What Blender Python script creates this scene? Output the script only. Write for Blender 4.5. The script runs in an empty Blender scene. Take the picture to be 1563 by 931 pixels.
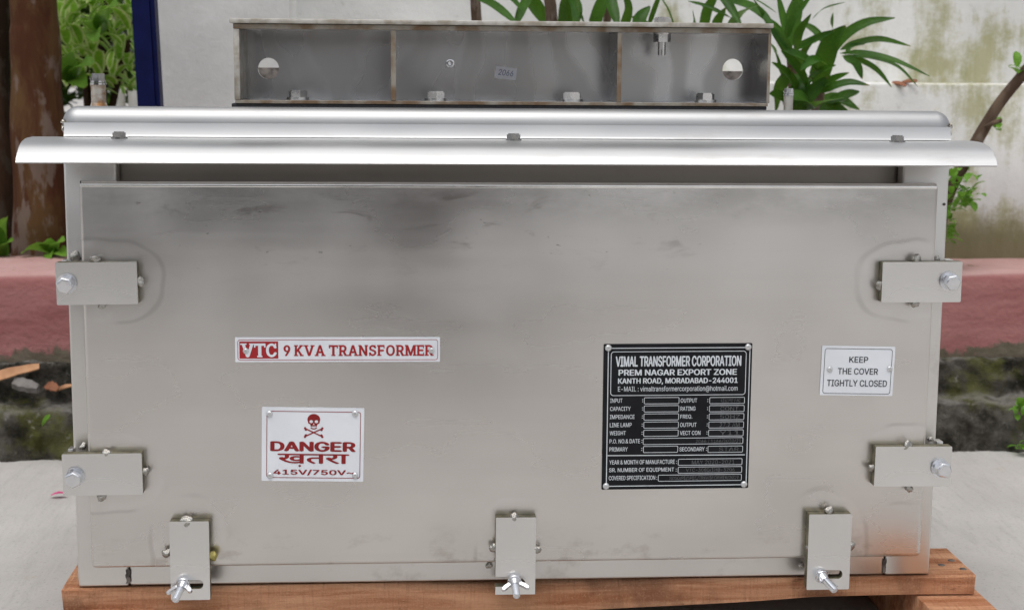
import bpy, bmesh, math, random
from mathutils import Vector, Matrix, noise
R = math.radians
random.seed(7)
sc = bpy.context.scene
C = sc.collection

# ------------------------------------------------------------------ camera
F, PW, PH = 2400.0, 1563.0, 931.0
CAM = Vector((0.3384, -1.672, 0.5467))
Mz = Matrix.Rotation(-0.0701, 3, 'Z'); Mx = Matrix.Rotation(-0.1529, 3, 'X'); My = Matrix.Rotation(-0.0080, 3, 'Y')
RC = Mz @ Mx @ My                                   # columns: right, forward, up
cd = bpy.data.cameras.new('camera'); cam = bpy.data.objects.new('camera', cd); C.objects.link(cam)
r_, f_, u_ = RC.col[0], RC.col[1], RC.col[2]
m = Matrix.Identity(4)
for i in range(3):
    m[i][0] = r_[i]; m[i][1] = u_[i]; m[i][2] = -f_[i]; m[i][3] = CAM[i]
cam.matrix_world = m
cd.sensor_width = 36; cd.lens = F / PW * 36; cd.clip_start = 0.05; cd.clip_end = 500
cd.dof.use_dof = True; cd.dof.focus_distance = 1.70; cd.dof.aperture_fstop = 11
sc.camera = cam

# ------------------------------------------------------------------ sky, sun, exposure
SUN_EL, SUN_AZ = 74.0, 200.0                        # azimuth clockwise from +Y: behind the camera, a little left
w = bpy.data.worlds.new('World'); sc.world = w; w.use_nodes = True
nt = w.node_tree; nt.nodes.clear()
out = nt.nodes.new('ShaderNodeOutputWorld'); bg = nt.nodes.new('ShaderNodeBackground')
sky = nt.nodes.new('ShaderNodeTexSky'); sky.sky_type = 'NISHITA'; sky.sun_disc = False
sky.sun_elevation = R(SUN_EL); sky.sun_rotation = R(SUN_AZ); sky.air_density = 1.0; sky.dust_density = 4.0; sky.ozone_density = 1.0
hs = nt.nodes.new('ShaderNodeHueSaturation'); hs.inputs['Saturation'].default_value = 0.22
nt.links.new(sky.outputs[0], hs.inputs['Color']); nt.links.new(hs.outputs[0], bg.inputs[0])
bg.inputs[1].default_value = 0.15; nt.links.new(bg.outputs[0], out.inputs[0])
sl = bpy.data.lights.new('sun', 'SUN'); sl.energy = 1.0; sl.angle = R(55); sl.color = (1, .97, .92)
sun = bpy.data.objects.new('sun', sl); C.objects.link(sun)
sd = Vector((math.sin(R(SUN_AZ)) * math.cos(R(SUN_EL)), math.cos(R(SUN_AZ)) * math.cos(R(SUN_EL)), math.sin(R(SUN_EL))))
sun.rotation_euler = sd.to_track_quat('Z', 'Y').to_euler(); sun.location = sd * 10
sc.view_settings.view_transform = 'Standard'; sc.view_settings.look = 'None'
sc.view_settings.exposure = 0.14; sc.view_settings.gamma = 1.0
sc.render.engine = 'CYCLES'
cy_ = sc.cycles; cy_.use_adaptive_sampling = False; cy_.sample_clamp_indirect = 4; cy_.blur_glossy = 1.0; cy_.caustics_reflective = False; cy_.caustics_refractive = False; cy_.max_bounces = 8; cy_.sampling_pattern = 'TABULATED_SOBOL'

def ray(px, py):
    return (RC @ Vector(((px - PW / 2), F, -(py - PH / 2)))).normalized()
def at(px, py, Y):                                  # where the sight line meets the plane y = Y
    d = ray(px, py); return CAM + d * ((Y - CAM.y) / d.y)
def atz(px, py, Z):
    d = ray(px, py); return CAM + d * ((Z - CAM.z) / d.z)

# ------------------------------------------------------------------ helpers
def prop(o, label=None, cat=None, group=None, kind=None):
    if label: o['label'] = label
    if cat: o['category'] = cat
    if group: o['group'] = group
    if kind: o['kind'] = kind
    return o
def link(name, me, mat, parent=None, loc=None, rot=None):
    o = bpy.data.objects.new(name, me); C.objects.link(o)
    if mat is not None and len(me.materials) == 0:
        for q in (mat if isinstance(mat, (list, tuple)) else [mat]): me.materials.append(q)
    if loc is not None: o.location = loc
    if rot is not None: o.rotation_euler = rot
    if parent is not None:
        o.parent = parent
        if parent.type == 'EMPTY': o.matrix_parent_inverse = Matrix.Translation(-Vector(parent.location))
    return o
def empty(name, loc):
    o = bpy.data.objects.new(name, None); C.objects.link(o); o.location = loc; o.empty_display_size = .05
    return o
def done(bm, name='mesh', smooth=None):
    me = bpy.data.meshes.new(name)
    bmesh.ops.recalc_face_normals(bm, faces=bm.faces)
    bm.to_mesh(me); bm.free()
    if smooth is not None:
        for p in me.polygons: p.use_smooth = True
        if smooth < 180: me.set_sharp_from_angle(angle=R(smooth))
    return me
def bbox(bm, lo, hi, bev=0, seg=2):
    x0, y0, z0 = lo; x1, y1, z1 = hi
    g = bmesh.ops.create_cube(bm, size=1)['verts']
    bmesh.ops.scale(bm, vec=(x1 - x0, y1 - y0, z1 - z0), verts=g)
    bmesh.ops.translate(bm, vec=((x0 + x1) / 2, (y0 + y1) / 2, (z0 + z1) / 2), verts=g)
    if bev:
        es = list({e for v in g for e in v.link_edges})
        bmesh.ops.bevel(bm, geom=es, offset=bev, segments=seg, affect='EDGES', profile=.5)
def box(lo, hi, bev=0, seg=2, smooth=35):
    bm = bmesh.new(); bbox(bm, lo, hi, bev, seg); return done(bm, smooth=smooth if bev else None)
def cyl(bm, r, z0, z1, n=24, r2=None, bev=0, M=None):
    g = bmesh.ops.create_cone(bm, cap_ends=True, segments=n, radius1=r, radius2=r if r2 is None else r2, depth=z1 - z0)['verts']
    bmesh.ops.translate(bm, vec=(0, 0, (z0 + z1) / 2), verts=g)
    if bev:
        es = list({e for v in g for e in v.link_edges if abs(e.verts[0].co.z - e.verts[1].co.z) < 1e-6})
        res = bmesh.ops.bevel(bm, geom=es, offset=bev, segments=2, affect='EDGES')
        if M is not None: g = list({v for f in res['faces'] for v in f.verts} | {v for v in g if v.is_valid})
    if M is not None: bmesh.ops.transform(bm, matrix=M, verts=g)
def lathe(prof, n=24, mesh=True):
    bm = bmesh.new(); rings = []
    for r, z in prof:
        rings.append([bm.verts.new((r * math.cos(2 * math.pi * i / n), r * math.sin(2 * math.pi * i / n), z)) for i in range(n)])
    for a, b in zip(rings, rings[1:]):
        for i in range(n): bm.faces.new((a[i], a[(i + 1) % n], b[(i + 1) % n], b[i]))
    bm.faces.new(rings[0]); bm.faces.new(rings[-1])
    return done(bm, smooth=40)
def extrude_x(prof, x0, x1, close=False, nx=1):     # sheet-metal profile (y,z) run along x
    bm = bmesh.new()
    cols = [[bm.verts.new((x0 + (x1 - x0) * i / nx, y, z)) for y, z in prof] for i in range(nx + 1)]
    n = len(prof)
    for a, b in zip(cols, cols[1:]):
        for k in range(n if close else n - 1): bm.faces.new((a[k], a[(k + 1) % n], b[(k + 1) % n], b[k]))
    if close: bm.faces.new(cols[0]); bm.faces.new(cols[-1])
    return done(bm, smooth=30)
def tube(pts, rad, n=10, cap=True, bumps=0, seed=0):
    bm = bmesh.new(); rings = []
    P = [Vector(p) for p in pts]
    for i, p in enumerate(P):
        t = (P[min(i + 1, len(P) - 1)] - P[max(i - 1, 0)]).normalized()
        a = t.cross(Vector((.3, 1, .2))).normalized(); b = t.cross(a)
        r = rad[i] if isinstance(rad, (list, tuple)) else rad
        ring = []
        for k in range(n):
            an = 2 * math.pi * k / n; d = a * math.cos(an) + b * math.sin(an); rr = r
            if bumps: rr *= 1 + bumps * noise.noise((p + d * r) * 9 + Vector((seed, 0, 0)))
            ring.append(bm.verts.new(p + d * rr))
        rings.append(ring)
    for a, b in zip(rings, rings[1:]):
        for k in range(n): bm.faces.new((a[k], a[(k + 1) % n], b[(k + 1) % n], b[k]))
    if cap: bm.faces.new(rings[0]); bm.faces.new(rings[-1])
    return done(bm, smooth=60)
def spline_pts(P, n):                               # catmull-rom through P
    P = [Vector(p) for p in P]; Q = [2 * P[0] - P[1]] + P + [2 * P[-1] - P[-2]]; o = []
    for i in range(1, len(Q) - 2):
        for k in range(n):
            t = k / n; a, b, c, d = Q[i - 1], Q[i], Q[i + 1], Q[i + 2]
            o.append(.5 * ((2 * b) + (c - a) * t + (2 * a - 5 * b + 4 * c - d) * t * t + (3 * b - a - 3 * c + d) * t ** 3))
    o.append(P[-1]); return o
dg = None
def curve_mesh(cu):
    o = bpy.data.objects.new('tmp', cu); C.objects.link(o)
    g = bpy.context.evaluated_depsgraph_get(); g.update()
    me = bpy.data.meshes.new_from_object(o.evaluated_get(g)); bpy.data.objects.remove(o); bpy.data.curves.remove(cu)
    me.materials.clear()
    return me
def flat(splines, ext=0.0, bev=0.0):                # filled 2D outline(s) in local xy with holes, thickness 2*ext about z=0
    cu = bpy.data.curves.new('c', 'CURVE'); cu.dimensions = '2D'; cu.fill_mode = 'BOTH'; cu.extrude = ext
    if bev: cu.bevel_depth = bev; cu.bevel_resolution = 1; cu.offset = -bev
    for s in splines:
        sp = cu.splines.new('POLY'); sp.points.add(len(s) - 1); sp.use_cyclic_u = True
        for p, (x, y) in zip(sp.points, s): p.co = (x, y, 0, 1)
    return curve_mesh(cu)
def rrect(x0, y0, x1, y1, r=0, n=5):
    if r <= 0: return [(x0, y0), (x1, y0), (x1, y1), (x0, y1)]
    o = []
    for cx, cy, a in ((x1 - r, y0 + r, -90), (x1 - r, y1 - r, 0), (x0 + r, y1 - r, 90), (x0 + r, y0 + r, 180)):
        for k in range(n + 1):
            t = R(a + 90 * k / n); o.append((cx + r * math.cos(t), cy + r * math.sin(t)))
    return o
def circ(cx, cy, r, n=28, ry=None):
    return [(cx + r * math.cos(2 * math.pi * k / n), cy + (ry or r) * math.sin(2 * math.pi * k / n)) for k in range(n)]
def frame(x0, y0, x1, y1, r, t):
    return flat([rrect(x0, y0, x1, y1, r), rrect(x0 + t, y0 + t, x1 - t, y1 - t, max(r - t, 0))])
def bar(p, q, t):
    p = Vector(p); q = Vector(q); d = (q - p).normalized(); s = Vector((-d.y, d.x)) * t / 2
    return [tuple(p + s), tuple(p - s), tuple(q - s), tuple(q + s)]
try:                                                # the sans face that ships inside Blender, else its default
    import os
    SANS = bpy.data.fonts.load(os.path.join(bpy.utils.system_resource('DATAFILES'), 'fonts', 'Inter.woff2'))
except Exception:
    SANS = None
def text_raw(s, bold=0.0, shear=0.0, sans=True):
    cu = bpy.data.curves.new('t', 'FONT'); cu.body = s; cu.size = 1; cu.shear = shear; cu.resolution_u = 3
    if sans and SANS: cu.font = SANS
    if sans and SANS: me = layered(cu)
    else: me = curve_mesh(cu)
    if bold <= 0: return me
    q = []                                           # heavier weight: overlaid prints a hair apart
    for i, (dx, dy) in enumerate(((-1, 0), (1, 0), (0, .5), (0, -.5))):
        n = me.copy()
        for v in n.vertices: v.co.x += dx * bold; v.co.y += dy * bold; v.co.z += i * .00004
        q.append(n)
    return join(q)
def layered(cu):
    """non-zero fill: this face draws some letters with contours that overlap or cross themselves"""
    ob = bpy.data.objects.new('tmp', cu); C.objects.link(ob)
    g = bpy.context.evaluated_depsgraph_get(); g.update(); c2 = ob.to_curve(g)
    polys = []
    for sp in c2.splines:
        pts = []
        if sp.type == 'BEZIER':
            bp_ = sp.bezier_points
            for i in range(len(bp_)):
                p, q = bp_[i], bp_[(i + 1) % len(bp_)]
                straight = (p.handle_right - p.co).length < 1e-5 and (q.handle_left - q.co).length < 1e-5
                for t in ((0,) if straight else (0, .25, .5, .75)):
                    u = 1 - t; v = p.co * u ** 3 + p.handle_right * 3 * u * u * t + q.handle_left * 3 * u * t * t + q.co * t ** 3; pts.append((v.x, v.y))
        else: pts = [(p.co.x, p.co.y) for p in sp.points]
        o = [p for i, p in enumerate(pts) if abs(p[0] - pts[i - 1][0]) + abs(p[1] - pts[i - 1][1]) > 1e-5]
        if len(o) > 2: polys.append(o)
    ob.to_curve_clear(); bpy.data.objects.remove(ob); bpy.data.curves.remove(cu)
    from mathutils.geometry import delaunay_2d_cdt
    vs = []; es = []
    for p in polys:
        n0 = len(vs); vs += [Vector(q) for q in p]; es += [(n0 + i, n0 + (i + 1) % len(p)) for i in range(len(p))]
    V2, _, F2, *_r = delaunay_2d_cdt(vs, es, [], 0, 1e-6)
    bbs = [(min(q[0] for q in p), min(q[1] for q in p), max(q[0] for q in p), max(q[1] for q in p)) for p in polys]
    keep = []
    for f in F2:
        x = sum(V2[i].x for i in f) / 3; y = sum(V2[i].y for i in f) / 3; wn = 0
        for p, bb in zip(polys, bbs):
            if not (bb[0] <= x <= bb[2] and bb[1] <= y <= bb[3]): continue
            for i in range(len(p)):
                (x0, y0), (x1, y1) = p[i - 1], p[i]
                if (y0 <= y) != (y1 <= y) and x < (x1 - x0) * (y - y0) / (y1 - y0) + x0: wn += 1 if y1 > y0 else -1
        if wn: keep.append(f)
    me = bpy.data.meshes.new('glyphs'); me.from_pydata([(v.x, v.y, 0) for v in V2], [], keep); me.update()
    return me
def extent(me):
    xs = [v.co.x for v in me.vertices]; ys = [v.co.y for v in me.vertices]
    return min(xs), min(ys), max(xs), max(ys)
def fit(me, x0, y0, x1, y1, z):
    a, b, c, d = extent(me); sx = (x1 - x0) / (c - a); sy = (y1 - y0) / (d - b)
    for v in me.vertices: v.co = (x0 + (v.co.x - a) * sx, y0 + (v.co.y - b) * sy, z + v.co.z)
    return me
def join_(meshes): return join(meshes)
def join(meshes):
    V = []; Fc = []
    for me in meshes:
        o = len(V); V += [tuple(v.co) for v in me.vertices]; Fc += [[o + i for i in p.vertices] for p in me.polygons]
    me = bpy.data.meshes.new('joined'); me.from_pydata(V, [], Fc); me.update()
    return me

# ------------------------------------------------------------------ materials
class NT:
    def __init__(s, name):
        s.m = bpy.data.materials.new(name); s.m.use_nodes = True; s.t = s.m.node_tree; s.t.nodes.clear()
        s.out = s.n('OutputMaterial'); s.b = s.n('BsdfPrincipled'); s.l(s.b.outputs[0], s.out.inputs[0])
        s.co = s.n('TexCoord').outputs['Object']
    def n(s, k): return s.t.nodes.new('ShaderNode' + k)
    def l(s, a, b): s.t.links.new(a, b)
    def put(s, x, v):
        if hasattr(v, 'is_output'): s.l(v, x)
        else: x.default_value = (*v, 1) if isinstance(v, (tuple, list)) and len(v) == 3 and x.type == 'RGBA' else v
    def map(s, scale=(1, 1, 1), loc=(0, 0, 0), rot=(0, 0, 0), src=None):
        k = s.n('Mapping'); s.l(src or s.co, k.inputs[0]); k.inputs['Scale'].default_value = scale
        k.inputs['Location'].default_value = loc; k.inputs['Rotation'].default_value = rot; return k.outputs[0]
    def noise(s, scale, detail=4, rough=.55, v=None, dist=0):
        k = s.n('TexNoise'); s.l(v or s.co, k.inputs['Vector']); k.inputs['Scale'].default_value = scale
        k.inputs['Detail'].default_value = detail; k.inputs['Roughness'].default_value = rough; k.inputs['Distortion'].default_value = dist
        return k.outputs['Fac']
    def ramp(s, x, a, b, lo=0., hi=1.):             # smooth map a..b -> lo..hi
        k = s.n('MapRange'); k.interpolation_type = 'SMOOTHSTEP'; s.put(k.inputs[0], x)
        for i, v in enumerate((a, b, lo, hi)): k.inputs[1 + i].default_value = v
        return k.outputs[0]
    def math(s, op, a, b=0.):
        k = s.n('Math'); k.operation = op; s.put(k.inputs[0], a); s.put(k.inputs[1], b); return k.outputs[0]
    def mix(s, f, a, b, mode='MIX'):
        k = s.n('Mix'); k.data_type = 'RGBA'; k.blend_type = mode
        s.put(k.inputs[0], f); s.put(k.inputs[6], a); s.put(k.inputs[7], b); return k.outputs[2]
    def xyz(s, v=None):
        k = s.n('SeparateXYZ'); s.l(v or s.co, k.inputs[0]); return k.outputs
    def bump(s, h, strength=.3, dist=.002, normal=None):
        k = s.n('Bump'); k.inputs['Strength'].default_value = strength; k.inputs['Distance'].default_value = dist
        s.l(h, k.inputs['Height'])
        if normal: s.l(normal, k.inputs['Normal'])
        s.l(k.outputs[0], s.b.inputs['Normal']); return k.outputs[0]
    def set(s, **k):
        for a, v in k.items(): s.put(s.b.inputs[{'col': 'Base Color', 'rough': 'Roughness', 'metal': 'Metallic', 'spec': 'Specular IOR Level', 'sub': 'Transmission Weight', 'aniso': 'Anisotropic'}[a]], v)
        return s.m
def simple(name, c1, c2=None, scale=20, rough=.6, metal=0., bump=0., bs=60, dist=.001):
    k = NT(name)
    k.set(col=k.mix(k.ramp(k.noise(scale), .35, .65), c1, c2) if c2 else c1, metal=metal)
    k.set(rough=k.ramp(k.noise(scale * 1.7), .3, .7, max(rough - .08, .02), rough + .08))
    if bump: k.bump(k.noise(bs, 6), bump, dist)
    return k.m
def steel(name, col=(.62, .60, .575), rough=.34, brush=1.0, extra=None, dent=8.):
    k = NT(name)
    fine = k.noise(1.0, 1, .5, k.map((1.2, 1.2, 105)))
    cloud = k.noise(5, 2, .5, k.map((1, 1, 1.6)))
    c = k.mix(k.ramp(cloud, .3, .75), tuple(x * .86 for x in col), col)
    c = k.mix(k.math('MULTIPLY', k.ramp(fine, .35, .7), .06 * brush), c, tuple(x * .7 for x in col))
    r = k.math('ADD', k.ramp(cloud, .25, .75, rough - .05, rough + .07), k.ramp(fine, .3, .7, -.012 * brush, .012 * brush))
    if extra: c, r = extra(k, c, r)
    k.set(col=c, rough=r, metal=1.0)
    k.bump(k.noise(4.5, 1), .02 * brush, .0006 * dent)
    return k.m

CLAMPS = []                                          # centres filled below (x, z, half width, half height)
def door_wear(k, c, r):
    X, Y, Z = k.xyz()
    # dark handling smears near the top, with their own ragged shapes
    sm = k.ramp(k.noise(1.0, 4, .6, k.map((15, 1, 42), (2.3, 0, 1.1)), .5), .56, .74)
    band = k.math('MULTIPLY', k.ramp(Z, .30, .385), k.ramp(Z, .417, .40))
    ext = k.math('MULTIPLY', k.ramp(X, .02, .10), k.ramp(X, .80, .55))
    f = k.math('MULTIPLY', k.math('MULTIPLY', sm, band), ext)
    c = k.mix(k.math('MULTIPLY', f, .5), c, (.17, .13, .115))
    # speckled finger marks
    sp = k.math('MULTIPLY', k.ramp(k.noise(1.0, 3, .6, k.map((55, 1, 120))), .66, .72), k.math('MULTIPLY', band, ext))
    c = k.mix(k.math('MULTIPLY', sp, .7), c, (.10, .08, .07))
    # uneven darkening towards the top edge
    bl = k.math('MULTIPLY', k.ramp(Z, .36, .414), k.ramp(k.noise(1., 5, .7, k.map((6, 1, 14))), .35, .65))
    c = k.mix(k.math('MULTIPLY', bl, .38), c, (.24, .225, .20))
    # grinding swirl round every clamp
    tot = None; rim2 = None
    wob = k.noise(22, 1)
    for (cx, cz, hw, hh) in CLAMPS:
        dx = k.math('DIVIDE', k.math('SUBTRACT', X, cx), hw + .019); dz = k.math('DIVIDE', k.math('SUBTRACT', Z, cz), hh + .019)
        d = k.math('ADD', k.math('POWER', k.math('ABSOLUTE', dx), 2.6), k.math('POWER', k.math('ABSOLUTE', dz), 2.6))
        d = k.math('ADD', d, k.math('MULTIPLY', k.math('SUBTRACT', wob, .5), .7))
        g = k.math('MULTIPLY', k.ramp(d, .45, .80), k.ramp(d, 1.15, .95))
        g2 = k.math('MULTIPLY', k.ramp(d, 1.05, 1.22), k.ramp(d, 1.50, 1.28))
        tot = g if tot is None else k.math('MAXIMUM', tot, g); rim2 = g2 if rim2 is None else k.math('MAXIMUM', rim2, g2)
    patch = k.ramp(k.noise(14, 3), .42, .62)
    tot = k.math('MULTIPLY', tot, patch)
    c = k.mix(k.math('MULTIPLY', tot, .18), c, (.90, .885, .87))
    arc = k.math('MULTIPLY', rim2, k.ramp(k.noise(10, 2, .5, k.map((1, 1, 1), (3, 3, 3))), .48, .60))
    c = k.mix(k.math('MULTIPLY', arc, .24), c, (.30, .285, .265))
    r = k.math('ADD', r, k.math('MULTIPLY', tot, .05))
    # greasy dirt towards the bottom seam
    lowm = k.math('MULTIPLY', k.ramp(Z, .055, .004), k.ramp(k.noise(1.0, 5, .65, k.map((22, 1, 40))), .52, .70))
    c = k.mix(k.math('MULTIPLY', lowm, .35), c, (.30, .25, .20))
    return c, r
def flange_wear(k, c, r):
    d = k.ramp(k.noise(16, 5, .65), .55, .72)
    return k.mix(k.math('MULTIPLY', d, .30), c, (.32, .28, .24)), r
def bright_wear(k, c, r):
    d = k.ramp(k.noise(1., 6, .7, k.map((7, 30, 30))), .52, .72)
    c = k.mix(k.math('MULTIPLY', d, .30), c, (.42, .40, .38))
    return c, k.math('ADD', r, k.math('MULTIPLY', d, .08))
def bracket_wear(k, c, r):
    wv = k.n('TexWave'); wv.wave_type = 'BANDS'; wv.inputs['Scale'].default_value = 4.2; wv.inputs['Distortion'].default_value = 9
    wv.inputs['Detail'].default_value = 2.5; wv.inputs['Detail Scale'].default_value = 1.3; k.l(k.map((1.2, 1, 2.4)), wv.inputs['Vector'])
    h = k.ramp(wv.outputs['Fac'], .15, .9)
    c = k.mix(k.math('MULTIPLY', h, .5), c, (.27, .26, .25))
    g = k.ramp(k.noise(11, 4, .6), .55, .75)
    c = k.mix(k.math('MULTIPLY', g, .3), c, (.42, .38, .33))
    return c, k.math('ADD', r, k.math('MULTIPLY', h, .07))

M = {}
CT = .0125                                           # how far the clamp bars stand off the door
def crect(l, t, r, b):
    p = at(l, t, -CT); q = at(r, b, -CT); return (p.x, q.z, q.x, p.z)
SIDE = [crect(84, 400.5, 210.5, 465), crect(94, 693, 218, 755), crect(1348, 400, 1466.5, 461.5), crect(1337, 682, 1450.5, 741.5)]
FOOT = [crect(258, 796, 321, 915), crect(757, 790, 817, 906.5), crect(1235.5, 785, 1296, 899)]
CLAMPS += [((a + c) / 2, (b + d) / 2, (c - a) / 2, (d - b) / 2) for a, b, c, d in SIDE + FOOT]

M['door'] = steel('brushed_door_steel', (.77, .742, .718), .28, .6, door_wear)
M['steel'] = steel('brushed_steel', (.80, .78, .755), .34, .7, flange_wear)
M['bright'] = steel('bright_steel', (.53, .535, .54), .45, .6, bright_wear, 110.)
M['edge_glint'] = simple('glint_edge_steel', (.93, .92, .90), (.84, .83, .80), 30, .12, 1.); M['clamp'] = steel('clamp_steel', (.86, .855, .845), .27, .8)
M['bracket'] = steel('bracket_steel', (.62, .62, .625), .24, .6, bracket_wear)
M['rust'] = simple('rusty_cut_edge', (.36, .33, .28), (.20, .13, .075), 40, .6, .3, .3, 300)
M['pale_edge'] = simple('pale_cut_edge', (.55, .53, .49), (.36, .32, .26), 60, .5, .55, .3, 300)
M['oily'] = simple('oily_cut_edge', (.11, .10, .055), (.28, .25, .16), 45, .45, .5, .2, 200)
M['zinc'] = simple('zinc_plated_bolt', (.80, .81, .84), (.72, .73, .76), 30, .24, 1.)
M['bolt'] = simple('stainless_bolt', (.82, .81, .80), (.70, .69, .68), 40, .3, 1.)
M['dull'] = simple('dull_stainless', (.40, .395, .39), (.28, .275, .27), 60, .28, 1.); M['weld'] = simple('weld_metal', (.62, .61, .59), (.24, .22, .18), 190, .17, 1., .3, 300, .002)
M['weld_brass'] = simple('yellowed_weld_metal', (.62, .55, .20), (.38, .33, .12), 160, .3, 1., .5, 380, .002)
M['dark'] = simple('scorched_steel', (.06, .052, .046), (.22, .19, .17), 80, .45, .5)
M['rubber'] = simple('black_rubber', (.012, .012, .016), (.03, .03, .035), 300, .6, 0, .5, 400)
M['alu'] = simple('white_aluminium_plate', (.84, .87, .92), (.78, .81, .86), 14, .42)
M['red'] = simple('red_print', (.42, .014, .02), (.36, .012, .016), 50, .45)
M['darkred'] = simple('dark_red_print', (.30, .008, .010), (.24, .006, .008), 50, .45)
M['blackplate'] = simple('black_plate', (.006, .0065, .009), (.010, .011, .014), 30, .5); M['blackplate'].node_tree.nodes['Principled BSDF'].inputs['Specular IOR Level'].default_value = .22
M['silver'] = simple('silver_print', (.74, .78, .82), (.66, .70, .74), 90, .5)
M['engraved'] = simple('faint_stamped_print', (.16, .165, .17), (.03, .032, .035), 900, .5)
M['ink'] = simple('black_print', (.02, .022, .028), (.06, .065, .075), 220, .5)
M['rivet'] = simple('aluminium_rivet', (.80, .81, .82), (.66, .67, .68), 200, .33, .7)
M['paper'] = simple('paper_sticker', (.88, .88, .93), (.82, .82, .88), 60, .8)
M['pen'] = simple('blue_pen', (.20, .20, .36), (.25, .25, .4), 60, .7)

# ================================================================== THE SETTING
PL_F = .0155                                          # front of the pallet board
def wood():
    k = NT('reddish_sawn_wood'); v = k.map((5, 55, 55))
    g = k.noise(1.0, 6, .65, v, .6); s = k.noise(1.0, 3, .5, k.map((420, 25, 25)))
    c = k.mix(k.ramp(g, .3, .7), (.36, .14, .066), (.66, .36, .21))
    c = k.mix(k.math('MULTIPLY', k.ramp(s, .5, .75), .2), c, (.14, .05, .025))
    c = k.mix(k.math('MULTIPLY', k.ramp(k.noise(9, 4), .58, .7), .5), c, (.12, .05, .03))
    kn = k.ramp(k.noise(1., 5, .7, k.map((16, 60, 60), (4, 4, 4))), .60, .70)
    c = k.mix(k.math('MULTIPLY', kn, .6), c, (.09, .035, .018)); fz = k.noise(420, 4, .7)
    c = k.mix(k.math('MULTIPLY', k.ramp(fz, .5, .7), .3), c, (.72, .44, .28))
    k.set(col=c, rough=.9, spec=.12); k.bump(k.math('ADD', k.math('ADD', g, s), fz), .8, .002); return k.m
M['wood'] = wood()
def concrete():
    k = NT('broom_finished_concrete')
    st = k.noise(1.0, 8, .75, k.map((60, 9, 1), (0, 0, 0), (0, 0, R(-32))), .6)
    bl = k.noise(2.2, 5, .6); gr = k.noise(190, 3)
    c = k.mix(k.ramp(bl, .3, .7), (.40, .385, .37), (.50, .485, .465))
    c = k.mix(k.math('MULTIPLY', k.ramp(st, .47, .66), .42), c, (.33, .315, .30))
    c = k.mix(k.math('MULTIPLY', k.ramp(k.noise(11, 6, .7), .60, .72), .45), c, (.36, .28, .19))
    c = k.mix(k.math('MULTIPLY', k.ramp(gr, .55, .75), .55), c, (.25, .24, .23))
    k.set(col=c, rough=.85, spec=.2); k.bump(k.math('ADD', k.math('MULTIPLY', st, 2.), gr), .25, .002); return k.m
M['concrete'] = concrete()
def plaster(name, moss=1.0, z_lo=.17, z_ledge=.51):
    k = NT(name); X, Y, Z = k.xyz()
    c = k.mix(k.ramp(k.noise(3.5, 6, .62), .3, .72), (.63, .625, .61), (.82, .815, .80))
    c = k.mix(k.math('MULTIPLY', k.ramp(k.noise(45, 5, .7), .58, .72), .25 * moss + .08), c, (.40, .37, .33))
    if moss:
        streak = k.noise(1.0, 6, .66, k.map((7.5, 1, .55))); blot = k.noise(7, 6, .7); dr = k.noise(1., 5, .7, k.map((26, 1, 3)))
        j = k.math('ADD', k.math('MULTIPLY', k.ramp(streak, .25, .75), .42), k.math('MULTIPLY', k.ramp(blot, .2, .8), .58))
        over = k.ramp(Z, z_ledge + .26, z_ledge - .01, 0, .15)             # damp just above the ledge
        over = k.math('MULTIPLY', over, k.ramp(Z, z_ledge - .012, z_ledge - .004))
        low = k.ramp(Z, z_lo + .21, z_lo - .01, 0, .50)                    # damp rising from the kerb
        und = k.math('MULTIPLY', k.ramp(Z, z_ledge - .20, z_ledge - .01, 0, .13), k.ramp(Z, z_ledge - .004, z_ledge - .012))
        f = k.ramp(k.math('ADD', j, k.math('ADD', over, k.math('ADD', low, und))), .60, .92)
        c = k.mix(k.math('MULTIPLY', f, .8), c, k.mix(k.ramp(dr, .3, .7), (.25, .24, .06), (.38, .36, .19)))
        f2 = k.ramp(k.math('ADD', k.math('MULTIPLY', blot, .5), k.math('ADD', k.math('MULTIPLY', dr, .4), k.math('ADD', low, k.math('MULTIPLY', over, .8)))), .62, .88)
        c = k.mix(k.math('MULTIPLY', f2, .75), c, (.15, .135, .075))
    k.set(col=c, rough=.9, spec=.15); k.bump(k.math('ADD', k.noise(60, 6, .7), k.noise(6, 3)), .35, .004); return k.m

cz_top = at(1510, 413, 1.15).z                       # kerb top
GZ = -.118
Yb = atz(1500, 690, GZ).y                            # foot of the stone footing
Yc = Yb + .10                                        # kerb front
Yw = Yc + .17                                        # lower wall face
Yu = Yw + .13                                        # upper wall face
CZ = at(1510, 414, Yc).z; LZ = at(1450, 128, Yw).z
M['wall'] = plaster('mossy_white_plaster', 1.0, CZ, LZ)
M['pier'] = plaster('clean_white_plaster', 0.0)

bm = bmesh.new(); bmesh.ops.create_grid(bm, x_segments=1, y_segments=1, size=60)
g = link('ground', done(bm), M['concrete'], loc=(0, 0, GZ)); prop(g, kind='structure')

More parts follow.
